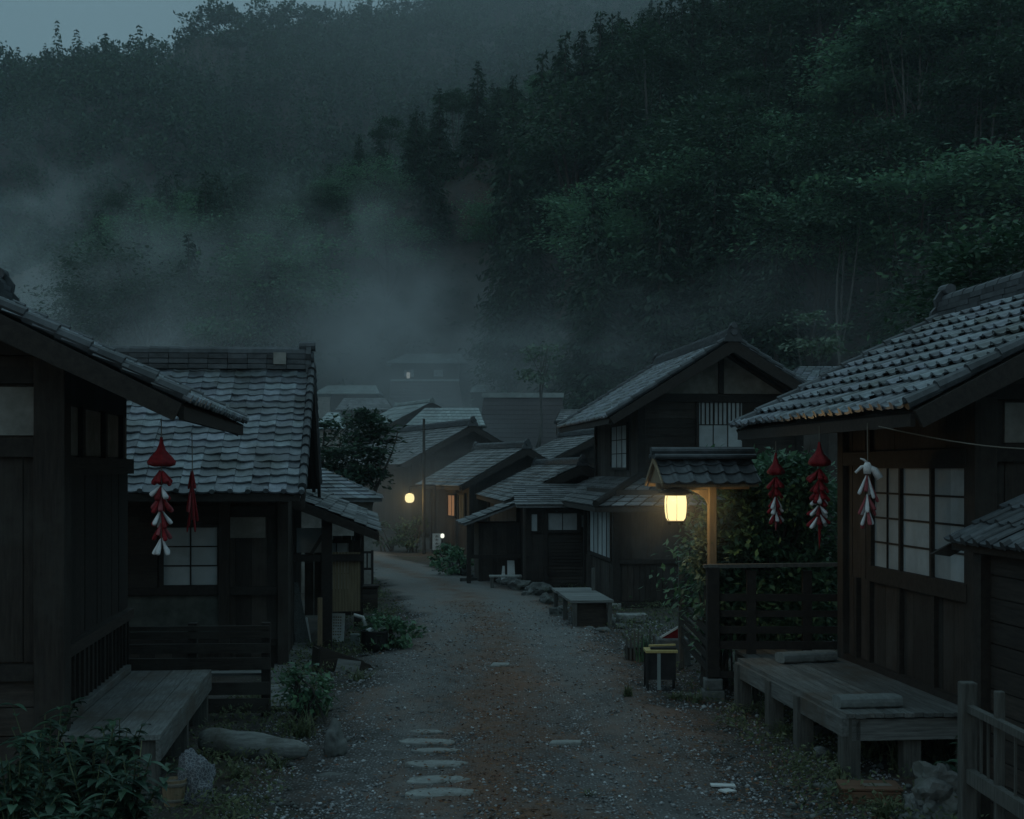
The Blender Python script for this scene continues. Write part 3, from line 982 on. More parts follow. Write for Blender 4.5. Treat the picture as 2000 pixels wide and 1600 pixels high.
# low eave spacer boards of the left house
# ---- slat bench along its wall
bn = thing('plank_bench', 'long grey plank bench built along the wall of the nearest left house', 'bench', S(-2.42, 11.0), TH)
b = MB()
for i in range(4):
    x = .02 + i * .198
    b.bb(x, x + .19, 0.0, 3.62 + R.uniform(-.02, .02), .50, .54 + R.uniform(-.003, .003))
b.build('top', M['deck_y'], bn)
MB().bb(-.16, .0, .25, 3.64, .46, .60).build('wall_beam', M['deck_y'], bn, bevel=.008)
MB().bb(.77, .81, .0, 3.62, .34, .496).build('apron', M['deck_y'], bn)
MB().bb(.0, .77, 3.56, 3.61, .34, .496).build('apron', M['deck_x'], bn)
for x, y in ((.71, .12), (.71, 1.9), (.71, 3.5), (-.06, .3), (.0, 3.5)):
    MB().bb(x - .07, x + .07, y - .07, y + .07, 0, .495).build('leg', M['leg'], bn)
MB().bb(.3, .7, .3, .33, .1, .4).build('side_board', M['leg'], bn)

# ================================================================== near right house
rr, dr = gable_house('wooden_house', 'dark plank house nearest on the right with a wide paper window over its deck', 'house', S(6.72, 12.35), TH,
                     1.52, 3.35, 2.5, 1.0, .95, 3.05, .52, plank=.25, tw=.25, tl=.27, tmat='tile', side_planks=False, er2=2.5, lift=.066, roll=.036, jit=1.6)
hw, Lr = 1.52, 3.35
# road side (local -x): y=0 near corner .. Lr far corner
fl = .5
b = MB(); b.planks((-hw, Lr, fl), -Y, Lr, Z, .95, -X, .24, along='v', t=.02, jit=.006); b.build('wall_boards', M['wood_z'], rr)
b = MB(); b.planks((-hw, Lr, fl + .95), -Y, .82, Z, 1.87, -X, .21, along='v', t=.02, jit=.006); b.build('wall_boards', M['wood_z'], rr)
b = MB(); b.planks((-hw, 2.53, 2.78), -Y, 2.53, Z, .5, -X, .6, along='v', t=.02, jit=.006); b.build('wall_boards', M['wood_z'], rr)
for i in range(6):
    y = [Lr - .02, 2.53, 1.7, .85, .12, Lr - .42][i]
    MB().box((-hw - .03, y, fl + .475 if i not in (0, 1) else 1.8), (.07, .075, .95 if i not in (0, 1) else 2.6)).build('stud', M['beam'], rr)
for z, h, nm in ((fl + 1.0, .1, 'window_sill'), (2.70, .14, 'lintel'), (fl + .05, .12, 'sill')):
    MB().bar((-hw - .035, 0.06, z), (-hw - .035, Lr if nm != 'window_sill' else 2.5, z), .1, h).build(nm, M['beam'], rr)
window(rr, 'window', (-hw - .004, 2.42, 1.61), -Y, 2.3, Z, .99, -X, 6, 4, depth=.06, fr=.06, heavy=(2, 4), skip=(3, 5))
b = MB(); b.planks((-hw, -.002, .05), X, 2 * hw, Z, 2.6, -Y, .22, along='v', t=.02); b.build('wall_boards', M['wood_z'], rr)
for z in (2.72, 3.25):
    MB().bar((-hw, -.03, z), (hw, -.03, z), .09, .13).build('wall_beam', M['beam'], rr)
b = MB()
for x0, x1 in ((-1.3, -.1), (.1, 1.3)):
    b.bb(x0, x1, -.02, 0, 2.82, 3.16)
b.build('plaster_panel', M['plaster'], rr)
MB().box((-hw + .02, -.0, 1.6), (.2, .2, 3.2)).build('post', M['wood_z'], rr, bevel=.008)
MB().box((-hw, Lr, 1.6), (.18, .18, 3.2)).build('post', M['wood_z'], rr, bevel=.008)

# ---- veranda deck in front of it
dk = thing('veranda_deck', 'raised grey plank deck on posts beneath the wide paper window', 'deck', S(3.98, 11.95), TH)
b = MB()
n = 14
for i in range(n):
    x = i * (1.18 / n)
    b.bb(x + .003, x + 1.18 / n - .003, R.uniform(-.03, .02), 3.55, .515, .55 + R.uniform(-.004, .003))
b.build('boards', M['deck_y'], dk)
MB().bb(-.03, .03, .02, 3.55, .36, .512).build('apron', M['deck_y'], dk)
MB().bb(.06, 1.17, .03, .09, .32, .50).build('apron', M['deck_x'], dk)
for x, y in ((.06, .1), (.02, 1.25), (.02, 2.2), (1.1, .12), (.02, 3.4), (.6, .14)):
    MB().bb(x - .075, x + .075, y - .07, y + .07, 0, .511).build('leg', M['leg'], dk)
# far end: slatted stand
sb = thing('slatted_stand', 'low slatted stand standing at the far end of the grey deck', 'stand', S(4.16, 15.62), TH)
b = MB()
for i in range(6):
    b.bb(.02 + i * .15, .15 + i * .15, 0, .75, .50, .53)
b.build('slats', M['deck_y'], sb)
for x, y in ((.06, .05), (.86, .05), (.06, .7), (.86, .7)):
    MB().bb(x - .04, x + .04, y - .04, y + .04, 0, .498).build('leg', M['leg'], sb)
MB().bb(0, .92, .02, .06, .42, .497).build('apron', M['deck_x'], sb)
def rolled_mat(p0, p1, rad, label, sag=0.0):
    b = MB()
    p0, p1 = Vector(p0), Vector(p1)
    n = 16
    pr = []
    for k in range(n):                                   # squashed roll: flat below, rounded above
        q = 2 * math.pi * k / n
        ca, sa = math.cos(q), math.sin(q)
        pr.append((math.copysign(abs(ca) ** .55, ca) * rad * 1.25, math.copysign(abs(sa) ** .6, sa) * rad * .62))
    t = (p1 - p0).normalized(); s_ = Vector((-t.y, t.x, 0)).normalized()
    vs, fs = [], []
    m_ = 14
    for i in range(m_):
        f = i / (m_ - 1)
        k_ = (.93 if i in (0, m_ - 1) else 1) * (1 + .035 * math.sin(f * 23 + rad * 90))
        for a_, z_ in pr:
            vs.append(p0.lerp(p1, f) + s_ * a_ * k_ + Z * (z_ * k_ - sag * f))
    for i in range(m_ - 1):
        for k in range(n):
            fs.append((i * n + k, i * n + (k + 1) % n, (i + 1) * n + (k + 1) % n, (i + 1) * n + k))
    fs.append(tuple(range(n - 1, -1, -1))); fs.append(tuple((m_ - 1) * n + k for k in range(n)))
    b.add(vs, fs)
    tag(b.build('rolled_mat', M['cushion'], None, smooth=False), label, 'rolled mat')
rolled_mat(Vector((2.82, 15.1, .605)), Vector((3.42, 15.3, .605)), .09, 'grey rolled mat at the far end of the plank deck')
rolled_mat(Vector((2.78, 12.28, .603)), Vector((3.33, 12.36, .603)), .088, 'grey rolled mat lying near the front edge of the deck')

# ================================================================== second left house: broad tiled roof facing the camera
r2 = thing('wooden_house', 'house with the broad grey pantile roof facing the camera, second on the left', 'house', S(-3.9, 18.35), TH)
Lw, Dp, ez2, pt2 = 2.8, 4.4, 2.30, .585          # half width, depth, eave height, pitch
xr, xl = 2.78, -3.4                              # right wall, left wall
zr2 = ez2 + pt2 * 3.02
w = MB()
w.bb(xl, xr, 0, .1, .0, ez2 + .25); w.bb(xl, xr, Dp - .1, Dp, 0, ez2 + .25)
w.prism([(xr - .1, .1, 0), (xr - .1, Dp - .1, 0), (xr - .1, Dp - .1, ez2 + .25), (xr - .1, 2.2, zr2 - .2), (xr - .1, .1, ez2 + .3)], (.1, 0, 0))
w.bb(xl, xl + .1, .1, Dp - .1, 0, ez2 + .25)
w.planks((-1.7, -.002, .05), X, xr + 1.7, Z, 2.2, -Y, .2, along='v', t=.02, jit=.005)
w.planks((xr + .002, 0, .05), Y, Dp, Z, 2.3, X, .2, along='v', t=.02, jit=.005)
w.build('wall', M['wood_z'], r2)
for x in (-1.75, .5, 2.03, xr):
    MB().box((x, -.05, 1.2), (.14, .13, 2.4)).build('post', M['wood_z'], r2, bevel=.006)
for z, h in ((2.05, .14), (1.02, .1), (.35, .1)):
    MB().bar((xl, -.04, z), (xr, -.04, z), .08, h).build('wall_beam', M['beam'], r2)
window(r2, 'window', (1.26, -.012, 1.10), X, .68, Z, .74, -Y, 2, 3, depth=.05)
b = MB(); b.planks((.58, -.024, 1.06), X, .6, Z, .85, -Y, .21, along='h', t=.016); b.build('door_panel', M['wood_x'], r2)
b = MB(); b.bb(.58, 1.96, -.036, -.024, .45, .96); b.build('plaster_panel', M['clay'], r2)
b = MB(); b.bb(2.1, 2.55, -.036, -.024, 1.70, 1.97); b.build('plaster_panel', M['plaster'], r2)
c, s = 1 / math.sqrt(1 + pt2 ** 2), pt2 / math.sqrt(1 + pt2 ** 2)
e0 = -.82
roof = MB()
tile_slope(roof, (xl - .3, e0, ez2), X, xr + .30 - xl + .3, (0, c, s), 3.02 / c, .222, .185, roll=.012, lift=.030, jit=1.8)
tile_slope(roof, (xr + .3, Dp + .82, ez2), -X, xr - xl + .6, (0, -c, s), 3.02 / c, .222, .185, roll=.022, lift=.034)
ro2 = roof.build('roof', M['tile'], r2)
sf = MB()
for sg in (-1, 1):
    ya, yb_ = (e0 + .02, 2.2) if sg < 0 else (Dp + .8, 2.2)
    nn = Vector((0, sg * s, c))
    q = [Vector((xl - .28, ya, ez2)), Vector((xr + .28, ya, ez2)), Vector((xr + .28, yb_, zr2)), Vector((xl - .28, yb_, zr2))]
    sf.prism([p - nn * .012 for p in q], -nn * .04)
    for i in range(16):
        x = xl - .2 + i * (xr - xl + .4) / 15
        sf.bar(Vector((x, ya + .03 * -sg, ez2)) - nn * .085, Vector((x, yb_, zr2)) - nn * .085, .055, .06, up=nn)
sf.build('soffit', M['beam'], r2)
for sg in (-1, 1):
    b = MB()
    ya = e0 if sg < 0 else Dp + .82
    b.prism([(xr + .26, ya, ez2 - .02), (xr + .26, 2.2, zr2 - .02), (xr + .26, 2.2, zr2 - .28), (xr + .26, ya, ez2 - .2)], (.05, 0, 0))
    b.build('bargeboard', M['beam'], r2)
MB().bar((xl, e0 + .02, ez2 - .06), (xr + .25, e0 + .02, ez2 - .06), .05, .1).build('eave_board', M['beam'], r2)
rm = ridge_mb((xl - .3, 2.2, zr2 - .04), (xr + .2, 2.2, zr2 - .04), .36, .30, .28)
ridge_end(rm, (xr + .2, 2.2, zr2 - .06), X, .38, .36)
rm.build('ridge', M['tile_dark'], ro2)
b = MB(); b.bb(xr - .26, xr - .08, 1.98, 2.01, zr2 + .03, zr2 + .2); b.build('ridge_plate', M['plaster'], ro2)
vm = MB()
for sg in (-1, 1):
    ya = e0 if sg < 0 else Dp + .82
    for i in range(14):
        a, d = i / 14, (i + 1) / 14
        vm.tube([(xr + .28, ya + (2.2 - ya) * a, ez2 + (zr2 - ez2) * a + .07), (xr + .28, ya + (2.2 - ya) * d, ez2 + (zr2 - ez2) * d + .05)], [.06, .05], 8)
vm.build('verge_tiles', M['tile_dark'], ro2)

# ---- lean-to along its road side
lt = thing('lean_to', 'open lean-to shelter with a low sloping shingle roof beside the pantile house', 'shelter', S(-1.12, 20.2), TH)
lw, ll, z0, z1 = 1.26, 8.2, 1.70, 2.22
ps = (z1 - z0) / lw
c, s = 1 / math.sqrt(1 + ps ** 2), ps / math.sqrt(1 + ps ** 2)
roof = MB(); tile_slope(roof, (lw, ll, z0), -Y, ll, (-c, 0, s), lw / c, .3, .2, flat=True, lift=.026)
roof.build('roof', M['shingle'], lt)
nn = Vector((s, 0, c))
sf = MB()
sf.prism([Vector(q) - nn * .012 for q in ((lw - .01, .02, z0), (0, .02, z1), (0, ll - .02, z1), (lw - .01, ll - .02, z0))], -nn * .035)
for i in range(12):
    y = .1 + i * (ll - .2) / 11
    sf.bar(Vector((lw - .02, y, z0)) - nn * .08, Vector((0, y, z1)) - nn * .08, .05, .06, up=nn)
sf.build('soffit', M['beam'], lt)
b = MB(); b.prism([(lw, 0, z0 - .01), (0, 0, z1 - .01), (0, 0, z1 - .16), (lw, 0, z0 - .13)], (0, -.045, 0)); b.build('bargeboard', M['beam'], lt)
for x, y in ((.52, .25), (.95, 3.2), (.95, 5.8), (.95, 7.9)):
    MB().bb(x - .075, x + .075, y - .075, y + .075, 0, z0 + (lw - x) * ps - .1).build('post', M['beam'], lt)
MB().bar((.02, .25, 1.32), (1.05, .25, 1.32), .09, .1).build('tie_beam', M['beam'], lt)
MB().bar((.95, .3, 1.5), (.95, 8.0, 1.5), .09, .12).build('eave_beam', M['beam'], lt)
MB().bar((.30, .22, 1.38), (.52, .22, 1.74), .05, .05).build('brace', M['beam'], lt)
b = MB(); b.bb(.06, .46, .9, .93, 1.36, 1.72); b.build('paper_panel', M['paper'], lt)
b = MB(); b.planks((.03, 4.2, .1), X, .95, Z, 1.35, -Y, .16, along='v'); b.build('back_wall', M['wood_z'], lt)
window(lt, 'window', (.36, 4.17, .55), X, .42, Z, .78, -Y, 2, 3, depth=.04)
tag(MB().planks(S(-.52, 20.55, .55), Vector((1, .1, 0)).normalized(), .40, Z, .85, Vector((.1, -1, 0)).normalized(), .045, t=.012, gap=.004, jit=.002).build('reed_blind', M['blind']), 'tan upright reed blind hanging under the lean-to roof', 'blind')

# ---- hipped shed further along on the left
sh = thing('tiled_shed', 'small hipped shed with a blue-grey tiled roof beyond the lean-to', 'shed', P(680, 980, 29.5) * 1 - Vector((0, 0, P(680, 980, 29.5).z)), TH)
w = MB(); w.bb(-1.6, .5, .5, 3.2, 0, 2.0); w.planks((-1.6, .5, .05), X, 2.1, Z, 1.9, -Y, .2); w.build('wall', M['plaster'], sh)
roof = MB()
def tri_slope(mb, a, b_, c_, d_, rows, lift=.03):
    """courses on a quad a-b (eave) c-d (top)"""
    a, b_, c_, d_ = map(Vector, (a, b_, c_, d_))
    n = (b_ - a).cross(d_ - a).normalized()
    if n.z < 0: n = -n
    for i in range(rows):
        t0, t1 = i / rows, (i + 1) / rows
        l0, r0, l1, r1 = a.lerp(d_, t0), b_.lerp(c_, t0), a.lerp(d_, t1), b_.lerp(c_, t1)
        k = max(2, int((r0 - l0).length / .26))
        for j in range(k):
            u0, u1 = j / k + .004, (j + 1) / k - .004
            e = n * R.uniform(-.003, .003)
            q = [l0.lerp(r0, u0) + n * (lift - .02) + e, l0.lerp(r0, u1) + n * (lift - .02) + e, l0.lerp(r0, u1) + n * lift + e, l0.lerp(r0, u0) + n * lift + e, l1.lerp(r1, u1) + n * .008, l1.lerp(r1, u0) + n * .008]
            mb.add(q, [(0, 1, 2, 3), (3, 2, 4, 5)])
hz, hr_ = 1.97, 2.62
tri_slope(roof, (-2, -.05, hz), (.72, -.05, hz), (-.62, 1.7, hr_), (-2, 1.7, hr_), 9)
tri_slope(roof, (.72, -.05, hz), (.72, 3.5, hz), (-.62, 1.8, hr_), (-.62, 1.7, hr_), 9)
roof.bb(-2, .7, .0, 3.45, hz - .06, hz - .01)
roof.build('roof', M['tile'], sh)

# ================================================================== two-storey house on the right
rt, dt = gable_house('wooden_house', 'tall two-storey plank house with a gabled tile roof in the middle right', 'house', S(6.87, 28.0), TH, 1.57, 5.3, 2.36, .95, .8, 3.56, .63,
                     wall='x', wmat=M['wood_x'], tmat='tile', tw=.2, tl=.2, base=2.2, gable_plaster=True, plank=.17, post=True, ridge_h=.2, ridge_w=.26)
low = MB()
low.bb(-2.24, 1.6, -1.0, -.9, 0, 2.2); low.bb(-2.24, -2.14, -.9, 2.6, 0, 2.2); low.bb(1.5, 1.6, -.9, 5, 0, 2.2); low.bb(-2.14, 1.5, 2.5, 2.6, 0, 2.2)
low.planks((-2.24, -1.002, .12), X, 3.84, Z, .72, -Y, .11, along='v', t=.02)
low.planks((-2.24, -1.002, .9), X, 3.84, Z, 1.15, -Y, .3, along='v', t=.012)
low.planks((-2.242, 2.6, .12), -Y, 3.6, Z, .68, -X, .14, along='v', t=.02)
low.build('lower_wall', M['wood_z'], rt)
for x, y in ((-2.24, -1.0), (-2.24, 2.6), (-.4, -1.02), (1.55, -1.02)):
    MB().box((x, y, 1.05), (.13, .13, 2.1)).build('post', M['beam'], rt)
for z in (.06, .86):
    MB().bar((-2.2, -1.04, z), (1.6, -1.04, z), .07, .09).build('wall_beam', M['beam'], rt)
window(rt, 'window', (-2.25, 1.85, .9), -Y, 2.6, Z, .9, -X, 5, 1, depth=.05)
window(rt, 'window', (-1.585, 3.1, 2.62), -Y, 1.9, Z, .86, -X, 3, 3, depth=.05)
window(rt, 'window', (-.44, -.012, 3.02), X, .86, Z, .86, -Y, 3, 2, depth=.05, lattice=10)
pent = MB()
tri_slope(pent, (-2.7, 5.6, 1.9), (-2.7, -1.5, 1.9), (-1.58, -.02, 2.42), (-1.58, 5.6, 2.42), 7)
tri_slope(pent, (-2.7, -1.5, 1.9), (1.9, -1.5, 1.9), (1.9, -.02, 2.42), (-1.58, -.02, 2.42), 7)
pent.build('pent_roof', M['shingle'], rt)
b = MB()
b.prism([(-2.66, -1.46, 1.885), (-2.66, 5.55, 1.885), (-1.6, 5.55, 2.39), (-1.6, 0, 2.39)], (0, 0, -.05))
b.prism([(-2.66, -1.46, 1.885), (1.86, -1.46, 1.885), (1.86, 0, 2.39), (-1.6, 0, 2.39)], (0, 0, -.048))
b.bar((-2.68, -1.47, 1.84), (1.88, -1.47, 1.84), .05, .09); b.bar((-2.67, -1.44, 1.84), (-2.67, 5.56, 1.84), .05, .085)
b.tube([(-2.7, -1.5, 1.95), (-1.58, -.02, 2.48)], .07, 8)
b.build('pent_soffit', M['beam'], rt)
ld = thing('low_deck', 'low grey plank deck against the corner of the two-storey house', 'deck', S(3.28, 23.1), TH)
b = MB()
for i in range(7):
    b.bb(.0 + R.uniform(-.03, .0), .68, i * .36 + .004, i * .36 + .35, .43, .47)
b.build('boards', M['deck_x'], ld)
for x, y in ((.05, .06), (.62, .06), (.05, 1.2), (.05, 2.4), (.62, 2.4)):
    MB().bb(x - .035, x + .035, y - .035, y + .035, 0, .428).build('leg', M['leg'], ld)
MB().bb(.09, .58, .10, .12, .02, .427).build('front_board', M['wood_x'], ld)
MB().bar((.64, 1.9, .46), (.64, 1.9, .86), .05, .05).build('rail_post', M['leg'], ld)

# ---- booth beyond it
bo = thing('plank_booth', 'small dark booth of horizontal planks with a paper window, beside the two-storey house', 'booth', Vector((.3, 31.0, 0)), .03)
w = MB(); w.bb(0, 1.35, 0, 1.5, 0, 1.86)
w.planks((.42, -.002, .05), X, .93, Z, 1.1, -Y, .075, along='h', t=.025, gap=.014); w.planks((0, -.002, .05), X, .4, Z, 1.75, -Y, .13, along='v', t=.02)
w.planks((-.002, 1.5, .05), -Y, 1.5, Z, 1.75, -X, .15, along='v', t=.02); w.build('wall', M['wood_x'], bo)
window(bo, 'window', (.48, -.01, 1.27), X, .62, Z, .36, -Y, 2, 1, depth=.05)
window(bo, 'window', (.12, -.03, 1.25), X, .12, Z, .36, -Y, 1, 1, depth=.04, fr=.03)
window(bo, 'window', (1.2, -.01, 1.33), X, .09, Z, .26, -Y, 1, 1, depth=.05, fr=.025)
b = MB(); tile_slope(b, (-.25, -.35, 1.82), X, 1.7, (0, .98, .2), 2.1, .3, .22, flat=True); b.prism([(-.22, -.32, 1.81), (1.42, -.32, 1.81), (1.42, 1.7, 2.2), (-.22, 1.7, 2.2)], (0, 0, -.05)); b.build('roof', M['shingle'], bo)
for x in (.42, 1.32):
    MB().box((x, -.04, .92), (.09, .09, 1.84)).build('post', M['beam'], bo)

# ---- roadside stall in front of the second row
st = thing('roadside_stall', 'brown plank stall under a sloping awning roof on the right of the road', 'stall', Vector((-.72, 32.2, 0)), .12)
w = MB(); w.bb(0, .95, .3, 1.4, 0, 1.36); w.planks((0, .298, .05), X, .95, Z, 1.22, -Y, .1, along='v', t=.02); w.build('wall', M['wood_z'], st)
b = MB(); tile_slope(b, (-.38, 1.7, 1.36), -Y, 1.8, (.93, 0, .36), 1.5, .3, .2, flat=True); b.prism([(-.36, -.08, 1.355), (1.0, -.08, 1.87), (1.0, 1.68, 1.87), (-.36, 1.68, 1.355)], (0, 0, -.05)); b.build('roof', M['shingle'], st)
for x, z in ((-.25, 1.36), (.98, 1.82)):
    MB().bb(x - .045, x + .045, -.02, .07, 0, z - .03).build('post', M['beam'], st)
b = MB(); b.prism([(.62, -.02, .05), (.80, -.02, .05), (.79, .1, .52), (.63, .1, .52)], (0, .015, 0)); b.build('leaning_panel', M['white'], st)
b = MB(); b.prism([(.47, -.03, .05), (.57, -.03, .05), (.57, .08, .40), (.52, .08, .40)], (0, .015, 0)); b.build('leaning_panel', M['white'], st)
MB().bar((-.2, .0, .62), (.95, .0, .62), .06, .08).build('rail', M['beam'], st)
bn2 = thing('low_bench', 'small pale-topped bench standing at the right road edge before the stall', 'bench', G(956, 1152) , .05)
MB().bb(0, .7, 0, .3, .26, .30).build('top', M['slab'], bn2, bevel=.008)
for x in (.06, .64):
    MB().bb(x - .035, x + .035, .02, .28, 0, .26).build('leg', M['leg'], bn2)

# ---- gabled row down the road
h4, _ = gable_house('shingled_house', 'low house with a weathered shingle roof just beyond the booth', 'house', S(4.95, 33.9), TH, 1.4, 8.0, 1.78, .7, .4, 1.84, .49, tmat='shingle', tw=.26, tl=.17, ridge_h=.14, ridge_w=.22, tflat=True, rafters=True, verge=False)
h5, d5 = gable_house('shingled_house', 'low house with one orange lit window under its shingle eave', 'house', Vector((.32, 42.9, 0)), .33, 1.62, 4.2, 2.07, .35, .35, 2.08, .56, tmat='shingle', tw=.26, tl=.18, ridge_h=.16, ridge_w=.24, tflat=True, verge=False)
window(h5, 'window', (-1.64, 2.2, 1.15), -Y, .75, Z, .62, -X, 2, 1, pm=M['lit_window'], depth=.05, label='orange lit paper window')
window(h5, 'window', (-1.64, 1.05, 1.0), -Y, .6, Z, .8, -X, 4, 1, pm=M['blind'], depth=.05)
h6, _ = gable_house('wooden_house', 'large gabled house behind the glowing globe lamp with a wide pale roof slope', 'house', Vector((-1.6, 53, .2)), .31, 2.1, 12.5, 2.65, .5, .5, 2.55, .55, tmat='shingle', tw=.3, tl=.24, ridge_h=.2, ridge_w=.3, tflat=True, verge=False)

# ---- far houses in the mist
def hip_house(name, label, cat, D, eave, top, wall, rmat, wmat, rows=8, depth=4.0, strip=None, group=None):
    """eave=(pxL,pxR,py) top=(pxL,pxR,py) wall=(pxL,pxR,py of lower edge seen)"""
    a, b_ = P(eave[0], eave[2], D), P(eave[1], eave[2], D)
    mid = (a + b_) / 2
    g = min(h1(mid.x, D), h1(mid.x, D + depth))
    r = thing(name, label, cat, (mid.x, D, g), 0, group)
    hw_ = (b_.x - a.x) / 2
    ez_ = a.z - g
    Dm = D + depth / 2
    t0, t1 = P(top[0], top[2], Dm), P(top[1], top[2], Dm)
    x0, x1, tz = t0.x - mid.x, t1.x - mid.x, t0.z - g
    rf = MB()
    A, B, C, E = (-hw_, 0, ez_), (hw_, 0, ez_), (hw_, depth, ez_), (-hw_, depth, ez_)
    T0, T1 = (x0, depth / 2, tz), (x1, depth / 2, tz)
    tri_slope(rf, A, B, T1, T0, rows); tri_slope(rf, C, E, T0, T1, rows)
    tri_slope(rf, B, C, T1, T1, rows); tri_slope(rf, E, A, T0, T0, rows)
    k = .03
    rf.add([Vector(A) - Z * k, Vector(B) - Z * k, Vector(C) - Z * k, Vector(E) - Z * k, Vector(T0) - Z * k, Vector(T1) - Z * k], [(0, 3, 2, 1), (0, 1, 5, 4), (2, 3, 4, 5), (1, 2, 5), (3, 0, 4)])
    ro = rf.build('roof', rmat, r)
    if strip:
        MB().box(((x0 + x1) / 2, depth / 2, tz + strip * .3), (x1 - x0 + strip * .6, strip * 1.4, strip)).build('ridge', M['tin'], ro)
    wa, wb = P(wall[0], wall[2], D).x - mid.x, P(wall[1], wall[2], D).x - mid.x
    w_ = MB(); w_.bb(wa, wb, depth * .08, depth * .92, -.5, ez_ - .02)
    w_.planks((wa, depth * .08 - .002, 0), X, wb - wa, Z, ez_ - .1, -Y, .3)
    w_.build('wall', wmat, r)
    if ez_ > 1.6 and wb - wa > 2:
        nwin = 2 if wb - wa > 4 else 1
        for i in range(nwin):
            x_ = wa + (wb - wa) * ((i + .62) / (nwin + .3)) - .45
            window(r, 'window', (x_, depth * .08 - .02, ez_ - 1.15), X, .8, Z, .6, -Y, 3, 2, depth=.05)
    return r
hip_house('thatched_house', 'tall steep thatched house with a pale ridge cap in the middle of the misty village', 'house', 84, (932, 1108, 882), (945, 1098, 775), (945, 1098, 900), M['thatch'], M['wood_z'], 12, 3.6, .28)
b2 = hip_house('thatched_house', 'steep dark thatched house with a thin pale ridge, far back under the storehouse', 'house', 108, (757, 905, 800), (764, 896, 744), (770, 895, 830), M['thatch'], M['wood_z'], 9, 3.6, .16)
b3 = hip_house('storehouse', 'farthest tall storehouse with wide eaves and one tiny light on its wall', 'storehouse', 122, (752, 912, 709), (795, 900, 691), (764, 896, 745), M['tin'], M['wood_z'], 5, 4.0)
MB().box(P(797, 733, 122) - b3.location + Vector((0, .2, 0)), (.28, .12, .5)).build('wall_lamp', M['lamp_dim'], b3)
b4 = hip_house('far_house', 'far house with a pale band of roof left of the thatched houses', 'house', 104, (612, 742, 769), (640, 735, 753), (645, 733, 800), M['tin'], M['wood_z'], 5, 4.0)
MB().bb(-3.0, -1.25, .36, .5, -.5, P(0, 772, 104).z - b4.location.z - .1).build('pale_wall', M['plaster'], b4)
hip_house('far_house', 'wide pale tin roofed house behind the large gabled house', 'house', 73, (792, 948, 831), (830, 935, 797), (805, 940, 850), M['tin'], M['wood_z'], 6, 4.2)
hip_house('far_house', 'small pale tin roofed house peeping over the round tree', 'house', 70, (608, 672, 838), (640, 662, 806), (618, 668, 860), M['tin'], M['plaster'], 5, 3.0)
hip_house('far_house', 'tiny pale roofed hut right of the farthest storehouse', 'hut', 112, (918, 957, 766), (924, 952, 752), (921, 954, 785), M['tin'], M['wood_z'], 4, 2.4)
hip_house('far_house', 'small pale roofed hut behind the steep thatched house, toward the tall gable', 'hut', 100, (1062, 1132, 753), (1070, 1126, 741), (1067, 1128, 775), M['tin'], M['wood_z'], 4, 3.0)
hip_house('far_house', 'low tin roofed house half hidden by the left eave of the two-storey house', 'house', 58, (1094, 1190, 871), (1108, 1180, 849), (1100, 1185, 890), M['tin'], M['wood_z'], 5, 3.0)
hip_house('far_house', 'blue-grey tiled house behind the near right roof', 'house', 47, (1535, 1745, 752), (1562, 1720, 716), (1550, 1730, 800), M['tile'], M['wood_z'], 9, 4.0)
hip_house('far_house', 'grey roofed house between the round tree and the pale band house', 'house', 90, (655, 768, 800), (672, 752, 778), (664, 760, 830), M['shingle'], M['wood_z'], 7, 4.2)
hip_house('far_house', 'low grey roofed house just right of the steep thatched house', 'house', 66, (1085, 1165, 822), (1096, 1156, 800), (1090, 1160, 846), M['shingle'], M['wood_z'], 6, 3.2)
t = P(838, 786, 80)
gable_house('far_house', 'misty house with a pale left roof slope and dark gable, before the farther thatch', 'house', (t.x, 80, h1(t.x, 80)), .42, 1.9, 5.0, 2.4, .4, .4, t.z - h1(t.x, 80) - .5 * 2.4, .5, tmat='tin', tw=.6, tl=.6, tflat=True, ridge_h=.15, verge=False, rafters=False)
t = P(1172, 846, 47)
gable_house('far_house', 'dark roofed house between the shingled row and the two-storey house', 'house', (t.x, 47, h1(t.x, 47)), .2, 1.6, 5.0, 2.1, .4, .4, t.z - h1(t.x, 47) - .5 * 2.1, .5, tmat='shingle', tw=.3, tl=.2, tflat=True, ridge_h=.15, verge=False, rafters=False)

# ---- near right shed with a tiled roof and the picket gate before it
sd_ = thing('tiled_shed', 'dark shed at the right edge with a tiled roof below eye level', 'shed', S(4.45, 6.0), TH)
w = MB(); w.bb(0.03, 2.6, 0, 4.4, 0, 2.02); w.planks((.028, 4.4, .05), -Y, 4.4, Z, 1.95, -X, .16, along='h', t=.02, gap=.01); w.planks((.03, 4.402, .05), X, 2.5, Z, 1.95, Y, .2, along='v', t=.02); w.build('wall', M['wood_y'], sd_)
MB().box((.0, 4.36, 1.02), (.13, .13, 2.04)).build('post', M['beam'], sd_)
rf = MB(); tile_slope(rf, (-.12, 4.75, 2.06), -Y, 5.0, (.88, 0, .475), 2.6, .22, .235)
rf.build('roof', M['tile_dark'], sd_)
b = MB(); b.prism([(-.1, 4.73, 2.045), (2.1, 4.73, 3.23), (2.1, -.2, 3.23), (-.1, -.2, 2.045)], (0, 0, -.05)); b.prism([(-.24, 4.76, 1.96), (2.1, 4.76, 3.2), (2.1, 4.76, 3.06), (-.1, 4.76, 1.94)], (0, .04, 0)); b.build('soffit', M['beam'], sd_)
gt = thing('picket_gate', 'weathered post and rail gate at the lower right corner', 'gate', (2.86, 9.0, 0), 0)
MB().box((0, 0, .63), (.10, .10, 1.26)).build('post', M['leg'], gt, bevel=.01)
MB().box((.03, -.5, .64), (.055, .055, 1.28)).build('post', M['leg'], gt, bevel=.008)
MB().bar((0, 0, 1.1), (.05, -3.2, 1.1), .045, .045).build('rail', M['leg'], gt)
